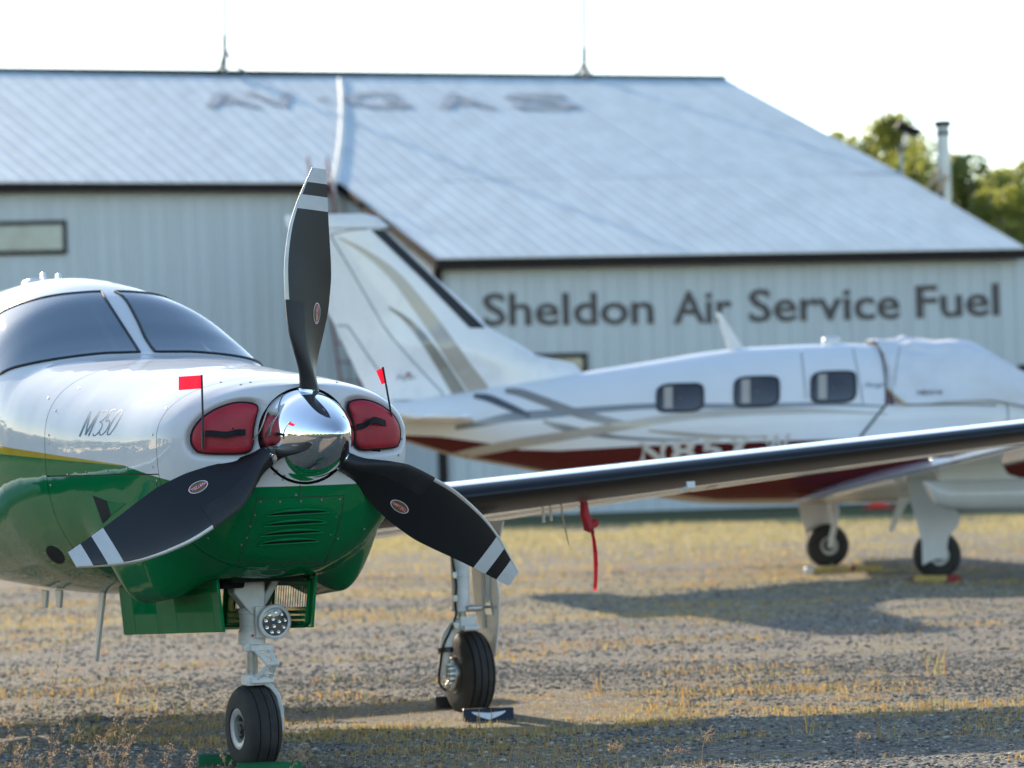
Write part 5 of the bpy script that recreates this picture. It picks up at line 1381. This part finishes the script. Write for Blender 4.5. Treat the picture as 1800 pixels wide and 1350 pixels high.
mb = MB(); mb.lathe([(0, -.32), (.09, -.27), (.15, -.15), (.176, 0), (.18, .05)], (0, DY, 1.37), (0, 1, 0), 32); mb.build('spinner', M['chrome'], plane2)
for k in range(3):
    o = link('propeller_blade', blade_me, M['blade'], plane2); o.location = (0, DY + .045, 1.37); o.rotation_euler = (0, R(30 + 120 * k), 0)
W2 = mat('second_wing_white', (.76, .77, .77), .2, coat=.8, var=.05, scale=4)
wing(plane2, 1, -3.45, M['boot'], W2); wing(plane2, -1, -3.45, M['boot'], W2)
finmb = tail(plane2, DY, M['fin_grey']); SFN = Surf(); SFN.add(finmb); SB.add(finmb)
# fin details
b = patch_px(SFN, FB, [(652, 404), (740, 488.5), (826, 577)], [(674, 404), (762, 489), (853, 577)], 14, 5, .006); b.build('fin_boot', M['boot'], plane2)
b = MB()
stripe_px(SFN, FB, [(597, 418, 3), (640, 442, 9), (690, 481, 17), (735, 535, 23), (775, 590, 27), (812, 645, 31), (845, 690, 34)], 6, .005, b); b.build('tail_stripe', M['taupe'], plane2)
b = MB(); stripe_px(SFN, FB, [(683, 540, 3), (712, 560, 8), (742, 592, 14), (772, 635, 19), (800, 680, 22), (812, 698, 23)], 6, .005, b); b.build('tail_stripe', mat('dark_taupe', (.25, .235, .20), .25, coat=.8), plane2)
b = MB()
for pts in ([(580, 412), (630, 497), (680, 583), (730, 640), (779, 692)], [(779, 693), (768, 702), (735, 704), (690, 704)], [(592, 572), (612, 573), (640, 615), (668, 655)], [(652, 402), (617, 404), (581, 412)]):
    q = [SFN.cast(FB, p.x, p.y, .002) for p in resample([(*p, 0) for p in pts], 14)]; q = [h[0] for h in q if h]
    if len(q) > 1: b.tube(q, .007, 5)
b.build('rudder_gap', mat('gap_grey', (.25, .29, .32), .5), plane2)
b = MB(); text_px(SFN, FB, 'Piper', (697, 668), (34, -1), (2.5, -9), .006, b); b.build('maker_lettering', M['grey_print'], plane2, smooth_=False)
b = MB(); patch_px(SFN, FB, [(713, 658), (717, 653.5), (723, 657)], [(712, 660), (718, 660), (724, 660)], 4, 2, .006, b); b.build('maker_mark', M['red_paint'], plane2)
# side stripes
def side_stripe(name, pts, m_, off):
    b = MB(); stripe_px(SB, FB, pts, 6, off, b, 4); return b.build(name, m_, plane2, sharp=70)
side_stripe('side_stripe', [(800, 752, 8), (845, 744, 12), (900, 733, 16), (960, 728, 15), (1040, 721, 12), (1150, 714, 10), (1300, 714, 9), (1440, 711, 7), (1556, 714, 3)], M['grey_stripe'], .003)
side_stripe('side_stripe', [(833, 696, 8), (858, 700, 13), (885, 711, 13), (915, 724, 11), (932, 732, 8)], mat('ink_stripe', (.075, .085, .10), .25, coat=.8), .0036)
side_stripe('side_stripe', [(888, 687, 8), (915, 691, 14), (955, 705, 15), (1010, 725, 15), (1060, 738, 14), (1110, 748, 10)], mat('stone_stripe', (.24, .225, .205), .25, coat=.8), .0042)
side_stripe('side_stripe', [(955, 741, 5), (990, 751, 12), (1040, 762, 10), (1090, 769, 6), (1160, 773, 4), (1230, 772, 2)], M['grey_stripe'], .0048)
side_stripe('side_stripe', [(770, 806, 5), (820, 797, 14), (900, 781, 17), (980, 768, 16), (1060, 755, 15), (1140, 741, 14), (1230, 729, 13), (1320, 724, 11), (1420, 722, 8), (1510, 725, 4), (1560, 728, 2)], M['taupe'], .0054)
side_stripe('side_stripe', [(1140, 757, 3), (1200, 763, 7), (1270, 767, 5), (1350, 768, 2)], M['taupe'], .0054)
for x0, x1, y0, y1 in ((1155, 1236, 676, 723), (1291, 1369, 663, 714), (1426, 1504, 654, 707)):
    pts = [(x0 + x1) / 2, (y0 + y1) / 2]; w, h = (x1 - x0) / 2, (y1 - y0) / 2; ring = []
    for i in range(32):
        a = 2 * math.pi * i / 32; c, s = math.cos(a), math.sin(a); ring.append((pts[0] + w * math.copysign(abs(c) ** .42, c), pts[1] + h * math.copysign(abs(s) ** .42, s) - 5 * (math.cos(a)) * .6))
    ring.append(ring[0]); b = patch_px(SB, FB, ring, [(pts[0] + (p[0] - pts[0]) * .02, pts[1] + (p[1] - pts[1]) * .02) for p in ring], 33, 5, .007)
    M.setdefault('cabin_dark', mat('tinted_cabin_glass', (.05, .05, .055), .08, coat=.8, var=.4, scale=3))
    o = b.build('cabin_window', M['cabin_dark'], plane2, sharp=70)
    s = MB(); q = [SB.cast(FB, p[0], p[1], .008) for p in ring[:-1]]; s.tube([h[0] for h in q if h], .012, 5, closed=True); s.build('window_seal', M['seal'], o)
    bl = patch_px(SB, FB, [(x0 + 12, y0 + 5), (x0 + 27, y0 + 4)], [(x0 + 12, y1 - 5), (x0 + 27, y1 - 5)], 3, 4, .0085); bl.build('drawn_shade', M['taupe'], o)
b = MB()
for pts in ([(1557, 712), (1536, 738), (1512, 768)], [(1499, 612), (1507, 650), (1514, 690), (1517, 712)], [(1408, 616), (1413, 660), (1416, 700)]):
    q = [SB.cast(FB, p.x, p.y, .004) for p in resample([(*p, 0) for p in pts], 10)]; q = [h[0] for h in q if h]
    if len(q) > 1: b.tube(q, .012 if pts[0][0] == 1557 else .003, 5)
b.build('door_seam', M['seal'], plane2)
b = MB(); text_px(SB, FB, 'Mirage', (1519, 682), (33, -2), (3, -9), .006, b); b.build('model_lettering', M['grey_print'], plane2, smooth_=False)
b = MB(); BOLD[0] = .03
for ch, xa, xb in (('N', 1122, 1172), ('8', 1180, 1222), ('5', 1232, 1270), ('K', 1284, 1330), ('W', 1338, 1390)):
    yb = 816 - (xa - 1120) * .06; text_px(SB, FB, ch, (xa, yb), (xb - xa, -2.5), (0, -38), .006, b)
b.build('registration', mat('registration_cream', (.60, .56, .51), .5), plane2, smooth_=False); BOLD[0] = 0.0
# antenna on the roof, beacon
p = FB.hit(1300, 616, 0, 0); q = FB.hit(1262, 549, 0, 0); d = Vector((.016, 0, 0)); b = MB()
b.prism([p + Vector((-.016, -.07, -.03)), p + Vector((-.016, .10, -.03)), q + Vector((-.016, .02, 0)), q + Vector((-.016, -.02, 0))], d * 2); b.build('roof_antenna', M['white_paint'], plane2, bevel=.008)
p = FB.hit(1461, 604, 0, 0); MB().box(p + Vector((0, 0, .01)), (.10, .17, .11)).build('antenna_base', M['white_paint'], plane2, bevel=.03)
# belly bits
p = FB.hit(1510, 830, 0, 0); b = MB(); q0 = FB.hit(1597, 868, 0, -.3); q1 = FB.hit(1566, 935, 0, -.3)
b.prism([q0 + Vector((-.01, -.06, .06)), q0 + Vector((-.01, .06, .06)), q1 + Vector((-.01, .025, 0)), q1 + Vector((-.01, -.02, 0))], (.02, 0, 0)); b.build('belly_antenna', M['gear_tan'], plane2)
# belly fairing under the wing root
b = MB(); rows = []
for y, w, zb in ((-1.6, .3, .72), (-1.0, .40, .675), (-.2, .42, .66), (.5, .40, .67), (.95, .30, .71), (1.15, .20, .74)):
    rows.append([(w * math.cos(a), y, .80 + (.80 - zb) * math.sin(a)) for a in np.linspace(math.pi, 2 * math.pi, 24)])
b.grid(rows); b.build('belly_fairing', W2, plane2, sharp=60)
# gear
for s, nm in ((-1, 'near'), (1, 'far')):
    x = s * 1.735; wheel(plane2, 'main_tyre', Vector((x, 0, .205)), (1, 0, 0), .222, .165, .095, 4, .014)
    b = MB(); b.lathe([(.048, 1.05), (.048, .55), (.0, .55)], (x - s * .07, -.05, 0), (0, 0, 1), 20); b.tube(catmull([(x - s * .07, -.05, .56), (x - s * .09, -.05, .47), (x - s * .14, -.04, .40), (x - s * .145, -.01, .30), (x - s * .14, 0, .205)], 4), .032, 12); b.tube([(x - s * .15, 0, .205), (x, 0, .205)], .025, 10); b.build('main_strut', M['gear_white'], plane2)
    b = MB(); b.tube([(x - s * .07, -.02, .80), (x - s * .10, .33, .98)], .018, 8); b.tube([(x - s * .06, -.05, .62), (x - s * .07, .14, .72), (x - s * .07, -.05, .88)], .010, 6); b.build('side_brace', M['black'], plane2)
    dpx = [(1590, 826), (1640, 822), (1643, 838), (1649, 868), (1682, 899), (1686, 908), (1684, 924), (1668, 942), (1665, 955), (1664, 984), (1642, 983), (1621, 994), (1620, 955), (1610, 915), (1597, 870)]
    P = [FB.hit(a_, b_, 0, -1.86) for a_, b_ in dpx]; b = MB(); b.prism([(s * 1.86, p.y, p.z) for p in P], (s * .014, 0, 0)); b.build('main_gear_door', M['white_paint'], plane2, bevel=.005)
# nose gear, out of the picture
b = MB(); b.tube([(0, -2.46, .80), (0, -2.46, .35)], .05, 14); b.tube([(.0, -2.46, .36), (.11, -2.46, .28), (.11, -2.46, .17), (0, -2.46, .17)], .025, 10); b.build('nose_strut', M['gear_white'], plane2)
wheel(plane2, 'nose_tyre', Vector((0, -2.46, .172)), (1, 0, 0), .182, .128, .086, 3, .012)
# radar pod under the near wing
b = MB(); XP = -3.1; rows = []
for i, (px, top, bot) in enumerate(((1626, 846, 858), (1634, 845, 880), (1641, 844, 889), (1665, 843, 895), (1700, 842, 898), (1760, 840, 898), (1830, 838, 896), (1900, 838, 893), (1960, 845, 886), (1985, 862, 868))):
    a, c = FB.hit(px, top, 0, XP), FB.hit(px, bot, 0, XP); zc, hz = (a.z + c.z) / 2, max(.01, (a.z - c.z) / 2)
    rows.append([(XP + min(hz, .135) * math.cos(t), a.y + .03 * math.sin(t) * (i < 3), zc + hz * math.sin(t)) for t in np.linspace(0, 2 * math.pi, 28, endpoint=False)])
b.grid(rows, True); b.add(rows[0], [tuple(range(28))]); b.build('radar_pod', M['white_paint'], plane2, sharp=50)
b = MB(); P = [FB.hit(x, y, 0, XP) for x, y in ((1634, 806), (1755, 800), (1763, 822), (1772, 834), (1800, 842), (1650, 847), (1648, 836))]
b.prism([(XP - .04, p.y, p.z) for p in P], (.08, 0, 0)); b.build('pod_pylon', M['white_paint'], plane2, bevel=.02)
# white cloth cover over the cockpit
cv = thing('cockpit_cover', 'white fabric cover wrapped over the cockpit windows of the maroon aircraft', 'cover', FB.o, FB.a)
ph = np.linspace(R(10), R(170), 70); rows = []; rn_ = np.random.RandomState(3)
for i, y in enumerate(np.linspace(1.25, 3.33, 60)):
    r = fus(y, ph, False); zc = 1.42; d = r - np.array([0, y, 1.35]); d[:, 1] = 0; d /= np.linalg.norm(d, axis=1)[:, None]
    f_ = pchip([1.25, 1.45, 1.77, 2.06, 2.25, 2.40, 2.57, 3.0, 3.33], [1.715, 1.735, 1.82, 1.985, 2.10, 2.175, 2.205, 2.215, 2.215])(y); zt_ = SF[1](y)
    up_ = np.clip((r[:, 2] - 1.42) / (zt_ - 1.42), 0, 1); r[:, 2] += up_ ** 1.2 * max(0, f_ - zt_ - .03)
    k = .018 + .034 * vnoise(ph * 5 + 3, np.full_like(ph, y * 6), 51) + .026 * vnoise(ph * 9 + y * 2.5, np.full_like(ph, y * 4), 52) * smooth(.6, 1.2, ph)
    k = k + .028 * np.exp(-((y - 3.0) / .05) ** 2) * np.abs(np.sin(ph * 9)) * np.sin(ph) ** 4
    edge_ = .012 if i in (0, 59) else 0
    r = r + d * (k - edge_)[:, None]; rows.append([(p[0], p[1] + DY, p[2]) for p in r])
b = MB(); b.grid(rows); SC = Surf(); SC.add(b); o = b.build('cloth', M['cover_cloth'], cv, sharp=80)
b = MB(); text_px(SC, FB, 'N85KW', (1612, 695), (45, -.5), (0, -9), .006, b); b.build('cover_lettering', M['black'], cv, smooth_=False)
b = MB(); SBC = Surf(); SBC.v, SBC.f = SB.v + SC.v, SB.f + [tuple(i + len(SB.v) for i in f) for f in SC.f]; SBC.t = None
patch_px(SBC, FB, [(1557, 684), (1557, 712)], [(1560, 684), (1592, 712)], 8, 6, .008, b); b.build('corner_patch', M['maroon'], cv)
b = MB(); stripe_px(SBC, FB, [(1558, 682, 3), (1572, 696, 4.5), (1594, 713, 4)], 5, .010, b); b.build('corner_piping', M['gold_line'], cv)
b = MB(); stripe_px(SBC, FB, [(1545, 612, 2.5), (1553, 640, 3), (1557, 680, 3), (1557, 712, 3)], 5, .010, b); stripe_px(SBC, FB, [(1592, 712, 2), (1690, 711, 2), (1780, 714, 2), (1830, 717, 2)], 4, .012, b); b.build('hem', M['seal'], cv)
b = MB(); stripe_px(SBC, FB, [(1582, 610, 1.2), (1576, 640, 1.2), (1572, 680, 1.2)], 5, .010, b); b.build('cover_strap', M['grey_stripe'], cv)
# yellow chocks
G2 = 'yellow chocks at the wheels of the maroon aircraft'
def pole_chock(lab, px0, py0, px1, py1, ends):
    a, b_ = at_z(px0, py0, .03), at_z(px1, py1, .03); d = b_ - a; t = thing('wheel_chock', lab, 'wheel chock', (a.x, a.y, 0), 0, G2); L_ = d.length; dn_ = d.normalized(); z = Vector((0, 0, .035))
    mb_ = MB(); mb_.bar(z, dn_ * L_ + z, .055, .055); mb_.build('block', M['yellow'], t, bevel=.008)
    for nm, s, e, m_ in ends: mb_ = MB(); mb_.bar(dn_ * L_ * s + z, dn_ * L_ * e + z, .062, .062); mb_.build(nm, m_, t, bevel=.008)
pole_chock('yellow chock with a long red end, at the wheel under the radar pod', 1606, 1018, 1688, 1018, [('red_end', .74, 1.0, M['red_paint']), ('red_end', -.01, .03, M['red_paint'])])
pole_chock('yellow chock with a pale end knob, under the far wheel of the maroon aircraft', 1420, 1004, 1500, 1000, [('pale_end', -.06, .10, M['white_paint']), ('red_end', .92, 1.0, M['red_paint'])])
pole_chock('plain yellow chock lying between the two wheels of the maroon aircraft', 1503, 1000, 1548, 1000, [('red_end', -.03, .05, M['red_paint'])])
